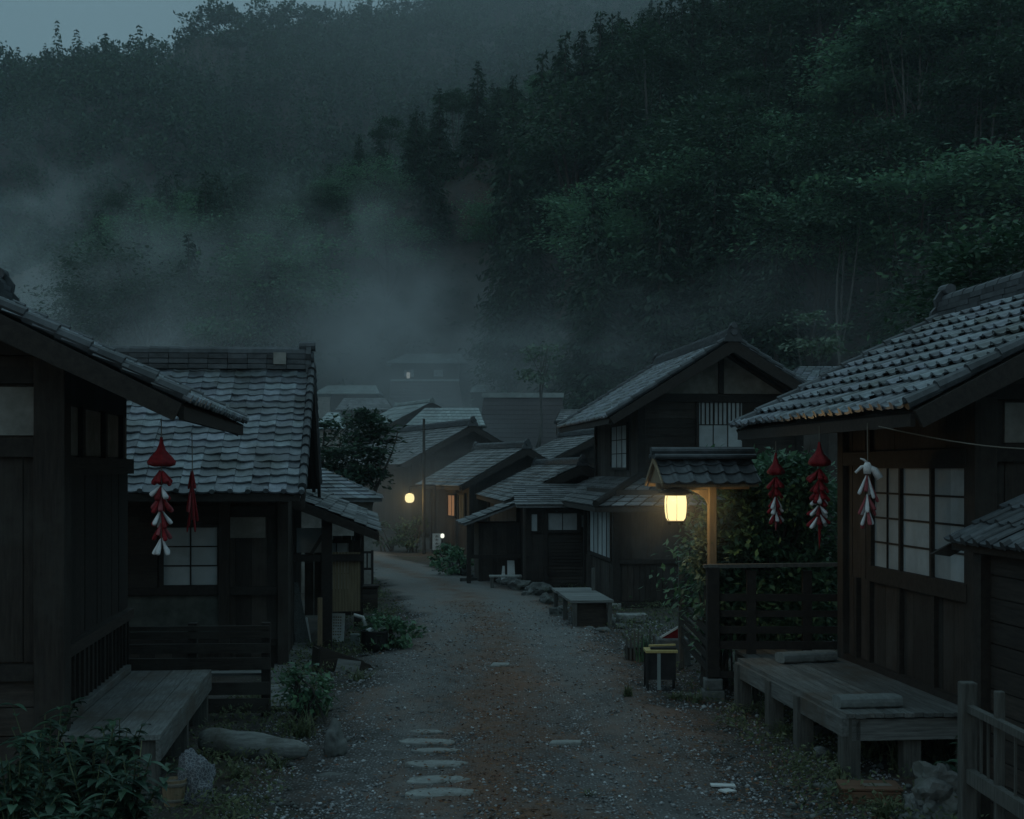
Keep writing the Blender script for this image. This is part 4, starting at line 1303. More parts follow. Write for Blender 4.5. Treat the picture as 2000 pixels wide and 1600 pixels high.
MB().bar((0, 0, .68), (.05, -3.2, .68), .05, .09).build('rail', M['leg'], gt)
for y in (-.2, -.33, -.8, -1.1, -1.4):
    MB().box((.02, y, .9), (.014, .014, .40)).build('picket', M['leg'], gt)
b = MB()
p0, p1 = P(1716, 833, 11.6), Vector((5.2, 9.6, 3.03))
b.tube([p0.lerp(p1, i / 20) - Z * (.24 * math.sin(math.pi * i / 20)) for i in range(21)], .0055, 6)
tag(b.build('rope', M['rope'], smooth=True), 'thin pale rope slung from under the near right eave', 'rope')

# ================================================================== lantern gate
lg = thing('lantern_gate', 'roofed wooden lantern post lit orange from below beside the leafy shrub', 'lantern post', (2.30, 16.5, 0), .16)
MB().bb(-.045, .045, -.045, .045, 0, 2.40).build('post', M['fresh'], lg, bevel=.005)
MB().bb(-.66, .44, -.03, .03, 2.36, 2.44).build('arm', M['fresh'], lg)
b = MB(); b.prism([(-.04, -.02, 2.17), (-.04, -.02, 2.355), (-.26, -.02, 2.355), (-.16, -.02, 2.31), (-.08, -.02, 2.25)], (0, .04, 0)); b.build('brace', M['fresh'], lg)
rf = MB()
for sg in (-1, 1):
    o = Vector((-.68 if sg < 0 else .46, sg * .36, 2.43))
    tile_slope(rf, o, (sg * -1, 0, 0), 1.14, (0, -sg * .72, .55), .45, .19, .15, roll=.03, ends=False)
ro = rf.build('roof', M['tile_dark'], lg)
b = MB()
for sg in (-1, 1):
    b.prism([(-.665, sg * .345, 2.42), (.445, sg * .345, 2.42), (.445, 0, 2.70), (-.665, 0, 2.70)], (0, 0, -.03))
b.prism([(-.655, -.30, 2.43), (-.655, .30, 2.43), (-.655, 0, 2.66)], (.02, 0, 0))
b.prism([(.43, -.30, 2.43), (.43, .30, 2.43), (.43, 0, 2.66)], (-.02, 0, 0))
b.build('roof_boards', M['fresh'], lg)
b = MB()
for sg in (-1, 1):
    b.prism([(-.70, sg * .37, 2.395), (-.70, sg * .37, 2.44), (-.70, 0, 2.735), (-.70, 0, 2.67)], (.025, 0, 0))
b.build('bargeboard', M['fresh'], lg)
b = MB()
b.tube([(-.72, 0, 2.80), (.5, 0, 2.80)], .045, 10); b.bb(-.70, .48, -.09, .09, 2.71, 2.76)
b.tube([(-.71, -.12, 2.735), (.49, -.12, 2.735)], .03, 8); b.tube([(-.71, .12, 2.735), (.49, .12, 2.735)], .03, 8)
b.build('ridge', M['tile_dark'], ro)
lx, ly = 1.855, 16.25
la = thing('lantern', 'glowing barrel-shaped paper lantern hanging under the little gate roof', 'lantern', (lx, ly, 2.15), 0)
prof = [(.095, -.14), (.118, -.11), (.130, -.04), (.133, .03), (.131, .10), (.124, .14)]
lm = MB(); n = 20
vs, fs = [], []
for r0, z in prof:
    for j in range(n):
        q = 2 * math.pi * j / n
        k = 1 / max(abs(math.cos(q)) ** 4 + abs(math.sin(q)) ** 4, 1e-6) ** .25 * .94
        vs.append((r0 * k * math.cos(q), r0 * k * math.sin(q), z))
for i in range(len(prof) - 1):
    for j in range(n):
        fs.append((i * n + j, i * n + (j + 1) % n, (i + 1) * n + (j + 1) % n, (i + 1) * n + j))
lm.add(vs, fs).build('paper_shade', M['lamp'], la, smooth=True)
fm = MB()
for q in range(4):
    a = math.pi / 4 + q * math.pi / 2
    fm.tube([(math.cos(a) * (r0 + .016) * 1.08, math.sin(a) * (r0 + .016) * 1.08, z) for r0, z in prof], .004, 5)
for q in range(4):
    a = q * math.pi / 2
    fm.tube([(math.cos(a) * (r0 + .001) * .945, math.sin(a) * (r0 + .001) * .945, z) for r0, z in prof], .0022, 4)
fm.build('ribs', M['beam'], la)
cp = MB(); cp.lathe([(.03, .235), (.06, .23), (.19, .178), (.195, .165), (.05, .175)], n=20); cp.lathe([(.115, .142), (.125, .15), (.115, .165)], n=20); cp.build('cap', M['beam'], la)
bm_ = MB(); bm_.lathe([(.07, -.162), (.108, -.16), (.112, -.145), (.09, -.142)], n=20)
for q in range(4):
    a = math.pi / 4 + q * math.pi / 2
    bm_.tube([(math.cos(a) * .1, math.sin(a) * .1, -.15), (math.cos(a) * .1, math.sin(a) * .1, -.19)], .008, 5)
bm_.build('base_ring', M['beam'], la)
MB().tube([(0, 0, .23), (0, .02, .30)], .006, 6).build('hook', M['black'], la)
pl = bpy.data.lights.new('lantern_bulb', 'POINT'); pl.energy = 20.0; pl.color = (1.0, .72, .36); pl.shadow_soft_size = .04
po = bpy.data.objects.new('lantern_bulb', pl); COL.objects.link(po); po.parent = la; po.location = (0, 0, .105)

# far globe lamp on its bracket, pole, little white lamp
gl_p = P(800, 973, 43.6)
gl = thing('globe_lamp', 'round yellow glowing lamp on the misty house front down the road', 'lamp', gl_p, 0)
gm = MB(); gm.lathe([(.05, -.14), (.11, -.115), (.14, -.05), (.142, .03), (.115, .11), (.05, .14)], n=18); gm.build('globe', M['lamp_far'], gl, smooth=True)
cm = MB(); cm.lathe([(.05, .14), (.09, .15), (.03, .2)], n=14); cm.tube([(0, 0, .2), (.0, .02, .34), (.35, .05, .40), (.76, .06, .40)], .016, 6); cm.build('bracket', M['black'], gl)
pl = bpy.data.lights.new('globe_bulb', 'POINT'); pl.energy = 60.0; pl.color = (1.0, .72, .3); pl.shadow_soft_size = .05
po = bpy.data.objects.new('globe_bulb', pl); COL.objects.link(po); po.parent = gl
t = P(828, 818, 43.6)
po_ = thing('utility_pole', 'thin wooden pole standing beside the round glowing lamp', 'pole', (t.x, 43.6, 0))
MB().tube([(0, 0, 0), (0, 0, t.z)], [.055, .04], 8).build('shaft', M['bark'], po_)
MB().tube([(.32, .1, 0), (.32, .1, 2.1)], .03, 6).build('stay_post', M['bark'], po_)
t = P(865, 1050, 43.5)
wl_ = thing('path_lamp', 'tiny white lamp burning low by the wall under the orange window', 'lamp', (t.x, 43.2, 0))
MB().tube([(0, 0, 0), (0, 0, t.z)], .02, 6).build('stake', M['black'], wl_)
MB().lathe([(.03, -.06), (.055, -.03), (.055, .04), (.03, .07)], (0, 0, t.z + .06), 10).build('bulb', M['lamp_white'], wl_)
t = G(853, 1082)
bs = thing('banner_stand', 'small blue-white upright banner with dark characters by the lit house', 'banner', t, .1)
MB().bb(-.13, .13, -.012, .012, .12, .62).build('cloth', M['white'], bs)
b = MB()
for i in range(4):
    z = .54 - i * .11
    b.bb(-.05, .05, -.018, -.013, z - .008, z + .008); b.bb(-.008, .008, -.018, -.013, z - .035, z + .035); b.bb(-.045, -.02, -.018, -.013, z - .04, z - .028); b.bb(.02, .045, -.018, -.013, z - .04, z - .028)
b.build('lettering', M['black'], bs)
MB().tube([(-.14, .01, 0), (-.14, .01, .66)], .012, 6).build('pole', M['black'], bs)

# ================================================================== railing with its stone footed corner post
fe = thing('railing_fence', 'dark timber railing with a stone footed corner post before the leafy shrub', 'fence', (2.24, 16.0, 0), 0)
MB().bb(-.07, .07, -.07, .07, .27, 1.50).build('corner_post', M['beam'], fe, bevel=.01)
b = MB(); b.bb(-.10, .10, -.10, .10, .14, .26); b.bb(-.12, .12, -.12, .12, 0, .135); b.build('stone_foot', M['stone'], fe, bevel=.012)
for x in (.43, 1.05):
    MB().bb(x - .05, x + .05, -.04, .04, .0, 1.46).build('post', M['beam'], fe)
MB().bar((-.1, 0, 1.51), (1.42, -.05, 1.53), .12, .04).build('top_rail', M['leg'], fe)
for z, h in ((1.16, .08), (.98, .07), (.80, .08), (.63, .09), (.3, .07)):
    MB().bar((.07, 0, z), (1.40, -.04, z), .05, h).build('rail', M['beam'], fe)
fe2 = thing('slatted_fence', 'low sloping slatted fence running back to a tall thin post', 'fence', (2.17, 18.4, 0), 0)
MB().bb(-.035, .035, -.035, .035, 0, 1.58).build('post', M['leg'], fe2)
MB().bb(-.06, .06, -.05, .05, 1.58, 1.60).build('post_cap', M['fresh'], fe2)
for z in (.36, .5, .64, .78):
    MB().bar((.01, -.04, z + .05), (.06, -2.31, z - .04), .03, .075).build('slat', M['beam'], fe2)

# leafy shrub behind the railing
def shrub(name, label, blobs, leaf, mat_, K, m, seed, stems=6, bm='bark', group=None, cat='shrub', loc=(0, 0, 0)):
    rng = np.random.default_rng(seed); rnd = random.Random(seed)
    Vs, n = [], 0
    r = thing(name, label, cat, loc, 0, group)
    tm = MB()
    base = Vector((sum(q[0] for q in blobs) / len(blobs), sum(q[1] for q in blobs) / len(blobs), 0))
    for (cx, cy_, cz, rx, ry_, rz_, k) in blobs:
        pts, cc, out = crown_points(rng, int(K * k), m, rx, ry_, rz_, (cx, cy_, cz), min(rx, rz_) * .38, .5, .6)
        pts[:, 2] = np.maximum(pts[:, 2], .06)
        V, F = leaf_cloud(pts, leaf, rng, .48, .25, .7, out * .7)
        Vs.append(V)
        for i in range(stems):
            c_ = Vector(cc[rnd.randrange(len(cc))])
            b0 = base + Vector((rnd.uniform(-.2, .2), rnd.uniform(-.15, .15), -.05))
            tm.tube([b0, b0.lerp(c_, .5) + Vector((0, 0, .15)), c_], [.035 * rx + .008, .02 * rx + .006, .006], 5)
    V = np.concatenate(Vs)
    np_mesh('foliage', V, np.arange(len(V)).reshape(-1, 4), M[mat_], r)
    tm.build('stems', M[bm], r)
    return r
shrub('leafy_shrub', 'large dark green shrub behind the railing and the red charms',
      [(3.0, 17.75, 1.5, .85, .75, 1.2, 1.4), (3.8, 17.9, 1.4, .75, .8, 1.2, 1.1), (3.1, 17.0, .9, .8, .4, .7, .9), (2.75, 16.85, 1.9, .3, .3, .5, .5), (2.78, 16.95, 2.2, .36, .3, .36, .5), (3.3, 17.1, 2.3, .5, .4, .42, .6)], .05, 'leaf_near', 70, 110, 3, 8)

shrub('painted_lit_shrub', 'shrub by the thin post, leaf colour lightened to add to the lantern light', [(2.36, 16.78, 1.55, .24, .2, .5, .7), (2.5, 17.0, .9, .28, .28, .5, .5), (2.16, 16.95, 1.3, .14, .16, .34, .3), (2.62, 16.75, 1.75, .2, .16, .35, .4)], .04, 'leaf_pale', 36, 60, 44, 7)  # paler leaf colour makes up for lantern light too weak on this foliage
# round tree by the left houses, trees and bushes nearby
pr = broad_proto(81, 4.15, 1.0, 1.35, 48, 110, .085, forks=2, tr=.09)
rt_ = tree_thing(pr, 'garden_tree', 'small round bushy tree rising behind the left sheds', 'tree', 'conifer', 'bark')
rt_.location = (P(688, 870, 38).x, 38, 0)
pr = broad_proto(83, 8.5, 2.2, 2.4, 44, 260, .095, forks=2, tr=.14)
rt_ = tree_thing(pr, 'broadleaf_tree', 'leafy tree standing right behind the near right roof at the frame edge', 'tree', 'leaf', 'bark')
rt_.location = (11.0, 31, 0)
for k, (px, py, D, hh, lab) in enumerate(((398, 505, 200, 9.5, 'pale-leaved tree standing in the mist on the far left slope'), (1045, 668, 76, 5.0, 'pale-leaved sapling above the steep thatched house'), (1595, 600, 64, 5.0, 'pale-leaved sapling on the slope left of the near right roof ridge'))):
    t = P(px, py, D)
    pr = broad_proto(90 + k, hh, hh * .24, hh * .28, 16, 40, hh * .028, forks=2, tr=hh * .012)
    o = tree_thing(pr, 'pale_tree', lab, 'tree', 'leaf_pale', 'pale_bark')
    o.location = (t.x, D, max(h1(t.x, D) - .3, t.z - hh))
shrub('hedge_bush', 'grey-green bush in front of the lit house wall', [(-3.05, 44.3, .5, .55, .4, .55, 1)], .06, 'leaf', 14, 50, 31)
shrub('hedge_bush', 'dark round bush left of the thin pole', [(-3.9, 45.0, .55, .6, .4, .6, 1)], .06, 'leaf', 14, 50, 32)
shrub('roadside_bush', 'dark leafy bush at the right road edge below the path lamp', [(-1.75, 38.0, .26, .75, .5, .3, 1)], .06, 'leaf_near', 20, 55, 33)
shrub('roadside_bush', 'low leafy bush at the right road edge before the stall', [(-1.35, 34.6, .28, .55, .5, .34, 1)], .055, 'leaf_near', 16, 50, 34)
shrub('verge_bush', 'dark weedy clump on the left road verge beside the pot', [(-1.75, 20.6, .22, .42, .6, .28, 1)], .05, 'leaf_near', 18, 50, 35)
shrub('verge_bush', 'tall weeds at the corner of the slatted bench fence', [(-2.05, 14.6, .36, .28, .3, .42, 1)], .045, 'leaf_near', 15, 34, 36, stems=14)

# ================================================================== hanging cloth charms
def petal(mb, a, r, top, hgt_, w):
    pts, rs = [], []
    for t, ww in ((0, .2), (.35, .55), (.8, 1.0), (.95, .9), (1.0, .55)):
        q = .008 + (r - .008) * (t ** 1.25)
        pts.append((math.cos(a) * q, math.sin(a) * q, top - hgt_ * t)); rs.append(w * ww)
    a0 = len(mb.v)
    mb.tube(pts, rs, 8)
    ca, sa = math.cos(a), math.sin(a)
    for i in range(a0, len(mb.v)):                     # press the pod flat across and crease it
        x, y, z = mb.v[i]
        q = x * ca + y * sa; s_ = -x * sa + y * ca
        s_ *= 1.15
        q += .18 * abs(s_) + R.uniform(-.0015, .0015)
        mb.v[i] = (q * ca - s_ * sa, q * sa + s_ * ca, z + R.uniform(-.003, .003))
def charm(name, label, loc, spec, cord, tail=None, cap=None, rz=0.0):
    """spec: list of (z of the tier top, radius, height, petals, petal width, colour a, colour b)"""
    r = thing(name, label, 'hanging charm', loc, rz, 'cloth charms hanging from the eaves')
    zend = spec[-1][0] - spec[-1][2] * .6
    MB().tube([(0, 0, 0), (.004, 0, zend * .5), (0, 0, zend)], .0045, 5).build('cord', M['rope'], r)
    if cap:
        z, cr, ch, cm_ = cap
        b = MB(); b.lathe([(.008, z + .07), (.016, z + .02), (cr * .32, z - ch * .2), (cr * .78, z - ch * .52), (cr * .97, z - ch * .7), (cr * .9, z - ch * .84), (cr * .55, z - ch * .92), (cr * .2, z - ch * .9)], n=24, lobe=.12, nl=5)
        b.v = [(x + R.uniform(-.003, .003), y + R.uniform(-.003, .003), zz + R.uniform(-.004, .004)) for x, y, zz in b.v]
        b.build('cap', M[cm_], r, smooth=True)
    for i, (z, rr_, hh, k, w, ca, cb) in enumerate(spec):
        for h_, cc in ((0, ca), (1, cb)):
            b = MB()
            ks = [j for j in range(k) if j % 2 == h_] if ca != cb else [j for j in range(k) if h_ == 0]
            if not ks: continue
            for j in ks:
                petal(b, 2 * math.pi * (j + .35 * i) / k + R.uniform(-.25, .25), rr_ * R.uniform(.7, 1.15), z + R.uniform(-.012, .012), hh * R.uniform(.75, 1.15), w * R.uniform(.6, .85))
            sb_ = b.build('petals', M[cc], r, smooth=True).modifiers.new('soft', 'SUBSURF'); sb_.levels = sb_.render_levels = 1
    if tail:
        z0_, z1_, cc = tail
        b = MB(); b.tube([(0, 0, z0_), (.004, 0, (z0_ + z1_) / 2), (0, 0, z1_)], [.012, .014, .002], 6); b.build('tail', M[cc], r)
    return r
t = P(315, 818, 11.0)
charm('cloth_charm', 'red and white cloth charm with a wide red cap under the left eave', t,
      [(-.40, .085, .12, 7, .032, 'red', 'red'), (-.52, .075, .10, 6, .03, 'red', 'cloth'), (-.60, .085, .12, 6, .028, 'pink', 'red'), (-.70, .07, .12, 6, .028, 'red', 'cloth'), (-.80, .08, .13, 5, .026, 'pink', 'red'), (-.92, .06, .13, 5, .026, 'cloth', 'cloth')], 0, cap=(-.21, .105, .17, 'red'))
t = P(375, 848, 12.2)
charm('cloth_charm', 'thin dark red tassel charm, farther of the two under the left eave', t,
      [(-.30, .03, .2, 4, .018, 'red', 'red'), (-.42, .045, .30, 5, .018, 'red', 'pink'), (-.55, .04, .26, 4, .014, 'red', 'red')], 0)
t = P(1515, 862, 14.7)
charm('cloth_charm', 'smaller red and white charm, leftmost of three under the right eave', t,
      [(-.36, .085, .13, 7, .03, 'red', 'red'), (-.46, .075, .12, 6, .028, 'red', 'red'), (-.56, .07, .12, 6, .028, 'red', 'cloth'), (-.64, .08, .10, 6, .028, 'red', 'cloth'), (-.72, .08, .12, 6, .03, 'red', 'cloth')], 0, cap=(-.19, .09, .17, 'red'), tail=(-.8, -.92, 'pink'))
t = P(1600, 832, 13.35)
charm('cloth_charm', 'longest red charm with white petal tiers, middle of three under the right eave', t,
      [(-.40, .1, .12, 7, .032, 'red', 'red'), (-.50, .095, .11, 7, .03, 'red', 'red'), (-.58, .1, .11, 7, .03, 'red', 'red'), (-.64, .1, .10, 8, .03, 'red', 'cloth'), (-.74, .1, .10, 8, .03, 'red', 'cloth'), (-.82, .095, .12, 8, .03, 'red', 'cloth')], 0, cap=(-.22, .105, .17, 'red'), tail=(-.9, -1.15, 'red'))
t = P(1694, 826, 12.05)
w3 = charm('cloth_charm', 'white bow charm with faded red tassels, beside the paper window', t,
      [(-.44, .085, .20, 6, .024, 'pink', 'cloth'), (-.60, .08, .16, 5, .022, 'pink', 'cloth'), (-.72, .06, .17, 5, .026, 'cloth', 'pink')], 0)
b = MB()
b.tube([(0, 0, -.36), (.06, -.01, -.40), (.10, -.02, -.47)], [.015, .03, .034], 8); b.tube([(0, 0, -.36), (-.05, 0, -.37), (-.10, 0, -.42)], [.012, .014, .012], 6)
b.tube([(0, 0, -.34), (-.03, 0, -.31), (-.06, 0, -.30)], [.012, .01, .006], 6); b.lathe([(.02, -.33), (.04, -.37), (.03, -.43)], n=10)
b.build('bow', M['cloth'], w3, smooth=True)

# ================================================================== left yard: slatted fence, boards, sign, pot, trough
fl_ = thing('slat_fence', 'dark horizontal slat fence before the pantile house, behind the long bench', 'fence', (-4.0, 14.95, 0), .06)
for z, h in ((.93, .05), (.86, .07), (.72, .10), (.56, .12), (.30, .13), (.12, .15)):
    MB().bar((-.2, -.035, z), (1.46, -.035, z), .035, h).build('slat', M['wood_x'], fl_)
for x in (.66, 1.42):
    MB().bb(x - .045, x + .045, -.01, .08, 0, .98).build('post', M['beam'], fl_)
MB().bb(-.2, 1.46, .1, .3, .415, .44).build('step_tread', M['deck_x'], fl_)
wk = thing('boardwalk', 'narrow grey boardwalk leading back toward the lean-to', 'boardwalk', G(560, 1390), .13)
b = MB()
for i in range(24):
    b.bb(-.24 + R.uniform(-.012, .012), .24 + R.uniform(-.012, .012), i * .235, i * .235 + .226, .04, .065 + R.uniform(-.004, .004))
b.build('planks', M['deck_x'], wk)
for x in (-.16, .16):
    MB().bb(x - .03, x + .03, 0, 5.6, 0, .039).build('bearer', M['leg'], wk)
def lean_board(label, px, py, w, h, t, tilt, m, rz=0.0, name='leaning_board', cat='board'):
    g = G(px, py)
    b = MB(); b.prism([(-w / 2, 0, 0), (w / 2, 0, 0), (w / 2, 0, h), (-w / 2, 0, h * .985)], (0, t, 0))
    o = b.build(name, m, bevel=.004)
    o.location = g; o.rotation_euler = (0, tilt, rz)
    return tag(o, label, cat)
lean_board('tall dark grey board leaning against the post by the boardwalk', 594, 1264, .20, .95, .03, -.2, M['deck_y'], .25)
lean_board('short whitish board leaning low beside the taller dark grey board', 606, 1262, .05, .42, .03, -.16, M['white'], .25)
lean_board('shadowed pale slat standing behind the tall leaning board', 574, 1262, .08, .32, .02, -.06, M['plaster'], .1)
o = MB().box((0, 0, .39), (.06, .06, .78)).build('wooden_stake', M['fresh'], loc=G(625, 1276)); tag(o, 'plain upright wooden stake beside the white notice', 'stake')
nb = thing('notice_board', 'white notice with faint coloured lines of writing propped under the lean-to', 'notice', G(656, 1262) + Vector((0, 0, .05)), -.12)
b = MB(); b.prism([(-.105, 0, 0), (.115, 0, .02), (.12, .06, .42), (-.115, .06, .42)], (0, .012, 0)); b.build('panel', M['white'], nb)
b = MB()
for i in range(7):
    z = .36 - i * .042
    for k in range(5):
        if R.random() < .8:
            b.prism([(-.085 + k * .034, z / .42 * .06 - .003, z), (-.085 + k * .034 + .022, z / .42 * .06 - .003, z), (-.085 + k * .034 + .022, (z + .017) / .42 * .06 - .003, z + .017), (-.085 + k * .034, (z + .017) / .42 * .06 - .003, z + .017)], (0, .001, 0))
b.build('lettering', M['blind'], nb)
MB().bar((.0, .06, .3), (0, .2, -.05), .02, .02).build('strut', M['leg'], nb)
pt_ = thing('iron_pot', 'round black pot on the left verge with pale things piled inside', 'pot', G(731, 1273), 0)
b = MB(); b.lathe([(.11, 0), (.17, .05), (.195, .16), (.19, .28), (.205, .30), (.185, .305), (.17, .2)], n=20, lobe=.03); b.build('bowl', M['black'], pt_, smooth=True)
b = MB(); b.rock((.06, -.02, .30), (.16, .12, .10), R, 1); b.rock((-.06, .03, .30), (.16, .12, .08), R, 1); b.bar((.0, -.08, .33), (.19, -.06, .345), .03, .02); b.build('contents', M['white'], pt_)
b = MB(); b.tube([(-.15, .02, .18), (-.13, .02, .36), (-.17, .02, .46), (-.30, .02, .50)], [.025, .028, .028, .022], 8); b.tube([(-.04, .05, .30), (-.02, .05, .50)], .018, 6)
o = b.build('bent_pipe', M['white'], loc=G(731, 1273) + Vector((-.02, .23, -.0))); tag(o, 'bent white pipe sticking up behind the black pot', 'pipe')
o = MB().box((0, 0, .09), (.13, .1, .18)).build('small_tin', M['tin'], loc=G(693, 1262), bevel=.01); tag(o, 'small pale square tin left of the black pot', 'tin')
tr_ = thing('plank_trough', 'dark plank trough lying tilted at the left road edge', 'trough', G(668, 1312), .35)
b = MB(); b.prism([(-.30, 0, .02), (.42, -.05, .0), (.36, -.05, .08), (-.28, 0, .32)], (0, .03, 0)); b.prism([(-.30, .35, .02), (.42, .3, .0), (.36, .3, .08), (-.28, .35, .32)], (0, .03, 0)); b.build('side_board', M['wood_x'], tr_)
b = MB(); b.prism([(-.30, .03, .02), (-.28, .03, .30), (-.28, .35, .30), (-.30, .35, .02)], (-.025, 0, 0)); b.build('end_board', M['wood_x'], tr_)
MB().prism([(-.29, .03, .03), (.40, -.01, .012), (.40, .30, .012), (-.29, .35, .03)], (0, 0, .02)).build('floor_board', M['wood_x'], tr_)
lean_board('flat grey board tilted on the ground in front of the plank trough', 676, 1316, .30, .2, .02, .12, M['deck_x'], -.1).rotation_euler.x = -.6
bx = thing('storage_box', 'dark lidded wooden box at the road edge by the lean-to corner', 'box', G(716, 1196), .1)
w = MB(); w.bb(-.2, .2, 0, .4, .04, .44); w.planks((-.2, -.001, .06), X, .4, Z, .36, -Y, .1, along='h'); w.build('body', M['wood_x'], bx)
MB().bb(-.225, .225, -.03, .43, .442, .475).build('lid', M['beam'], bx)
bf = thing('baluster_rail', 'short dark baluster railing standing on the road side of the lean-to', 'railing', G(708, 1178), .05)
for z in (.66, .98):
    MB().bar((-.19, 0, z), (.19, 0, z), .04, .045).build('rail', M['beam'], bf)
for i in range(5):
    MB().bb(-.18 + i * .085, -.15 + i * .085, -.014, .014, .66, .97).build('baluster', M['beam'], bf)
for x in (-.19, .19):
    MB().bb(x - .022, x + .022, -.022, .022, 0, 1.02).build('post', M['beam'], bf)

# ================================================================== right yard
tb = thing('side_table', 'little dark stand with a bright yellow top beside the railing post', 'stand', G(1292, 1352), .0)
MB().bb(-.185, .19, -.02, .3, .455, .485).build('top', M['yellow'], tb, bevel=.004)
MB().bb(-.16, .17, .02, .28, .14, .45).build('body', M['black'], tb)
MB().bb(-.05, -.01, -.012, .018, 0, .45).build('leg', M['tin'], tb)
for x, y in ((-.165, .0), (-.165, .27), (.17, .27)):
    MB().bb(x - .015, x + .015, y - .015, y + .015, 0, .453).build('leg', M['black'], tb)
MB().bar((-.12, .1, .50), (.18, .1, .50), .09, .025).build('tray', M['black'], tb)
MB().bar((-.13, .17, .52), (.18, .17, .53), .05, .018).build('top_strip', M['yellow'], tb)
pl_ = thing('stake_planter', 'staked planter box of grassy plants right of the road', 'planter', G(1254, 1294), .05)
b = MB(); b.bb(-.2, .2, -.02, .26, .0, .2); b.build('box', M['wood_z'], pl_)
b = MB()
for i in range(9):
    x = -.21 + i * .052
    b.bb(x - .012, x + .012, -.045, -.021, 0, R.uniform(.30, .46))
b.build('stakes', M['leg'], pl_)
def grass_tuft(name, label, loc, h, n, spread, seed, mat_='grass', group=None, cat='grass tuft', parent=None, w=.008):
    rnd = random.Random(seed)
    b = MB()
    for i in range(n):
        a = rnd.uniform(0, 6.28); L = h * rnd.uniform(.55, 1.15); out = spread * rnd.uniform(.3, 1.1)
        x0, y0 = rnd.gauss(0, spread * .22), rnd.gauss(0, spread * .22)
        ca, sa = math.cos(a), math.sin(a)
        vs = []
        for k in range(5):
            t = k / 4
            q = out * t ** 1.6; z = L * (t - .35 * t * t * out / max(spread, .01))
            ww = w * (1 - t) ** .7 + .0006
            vs += [(x0 + ca * q - sa * ww, y0 + sa * q + ca * ww, z), (x0 + ca * q + sa * ww, y0 + sa * q - ca * ww, z)]
        b.add(vs, [(2 * k, 2 * k + 1, 2 * k + 3, 2 * k + 2) for k in range(4)])
    o = b.build(name, M[mat_], parent)
    if parent is None:
        o.location = loc
        tag(o, label, cat, group)
    return o
grass_tuft('plants', None, None, .5, 70, .2, 3, parent=pl_, mat_='leaf_near')
ps_ = thing('painted_sign', 'small red sign with a white slanted edge leaning by the slatted fence', 'sign', P(1312, 1222, 18.9) * 1 - Z * (P(1312, 1222, 18.9).z - .36), 0)
b = MB(); b.prism([(-.14, 0, .0), (.16, 0, .0), (.16, 0, .18)], (0, .02, 0)); b.build('panel', M['red'], ps_)
MB().bar((-.15, -.005, .01), (.165, -.005, .195), .03, .025).build('edge', M['white'], ps_)
o = MB().bb(-.2, .24, -.1, .22, 0, .36).build('stone_block', M['stone'], loc=P(1312, 1222, 18.9) * 1 - Z * P(1312, 1222, 18.9).z, bevel=.02); tag(o, 'squared grey block carrying the small red sign', 'stone block')
STN = [(1186, 1224, .28, .2, .26, 'rounded grey stone at the corner of the two-storey house by the low deck'), (1212, 1228, .2, .2, .14, 'small pale stone beside the rounded grey stone by the low deck'), (1178, 1236, .26, .2, .12, 'mossy stone at the foot of the low deck'), (1150, 1232, .2, .16, .1, 'small dark stone under the front edge of the low deck')]
rnd = random.Random(3)
for px, py, a, b_, c_, lab in STN:
    o = MB().rock((0, 0, c_ * .3), (a, b_, c_), rnd, 3).build('stone', M['stone'], loc=G(px, py), smooth=True); tag(o, lab, 'stone')
o = MB().box((0, 0, .08), (.5, .3, .14), .1).build('stone_step', M['slab'], loc=G(1234, 1216), bevel=.02); tag(o, 'pale flat step stone against the two-storey house front', 'step stone')
o = MB().box((0, 0, .05), (.40, .28, .10), -.1).build('stone_step', M['slab'], loc=G(1192, 1190), bevel=.02); tag(o, 'thin white slab by the house corner post behind the rounded stone', 'step stone')
# stones along the right edge of the far road
for i, (px, py, s_) in enumerate(((905, 1124, .4), (935, 1132, .34), (1012, 1152, .5), (1042, 1164, .45), (1068, 1180, .4), (1085, 1206, .35), (980, 1140, .3), (890, 1112, .35), (1025, 1150, .4), (1052, 1158, .5), (1034, 1166, .3), (920, 1132, .3), (1000, 1143, .42), (1096, 1196, .3), (1120, 1222, .28))):
    o = MB().rock((0, 0, s_ * .16), (s_, s_ * .7, s_ * .62), rnd, 3, .6, rnd.uniform(0, 3)).build('edge_stone', M['stone'], loc=G(px, py), smooth=False)
    tag(o, 'rough grey stone along the right road edge before the houses', 'stone', 'edge stones by the right houses')
o = MB().bb(0, .9, 0, .05, .0, .10).build('edge_plank', M['leg'], loc=G(900, 1138)); o.rotation_euler = (0, 0, .5); tag(o, 'short plank lying on the stones at the right road edge', 'plank')

# ================================================================== foreground: log, rocks, pail, bundle, box, stones
b = MB()
p0, p1 = Vector((-2.82, 13.0, .13)), Vector((-1.82, 12.75, .085))
pts = [p0.lerp(p1, i / 12) + Vector((0, .01 * math.sin(i), .008 * math.sin(i * 1.3))) for i in range(13)]
b.tube(pts, [.085, .118, .126, .128, .127, .124, .12, .115, .108, .10, .092, .082, .05], 18)
tag(b.build('peeled_log', M['log'], smooth=True), 'pale peeled log lying on the gravel below the slat fence', 'log')
rk = random.Random(12)
def rock_at(name, label, px, py, d, seed, m='stone', cat='rock', sub=3, rough=.3, rz=0.0, smooth=True, group=None, z=.35):
    o = MB().rock((0, 0, d[2] * z), d, random.Random(seed), sub, rough, rz).build(name, M[m], loc=G(px, py), smooth=smooth)
    return tag(o, label, cat, group)
rock_at('rock', 'pointed grey rock standing right of the peeled log', 656, 1482, (.20, .18, .36), 4, 'stone', rough=.5, sub=4)
rock_at('rock', 'small flat stone lying on the gravel below the pointed rock', 644, 1524, (.26, .14, .07), 6)
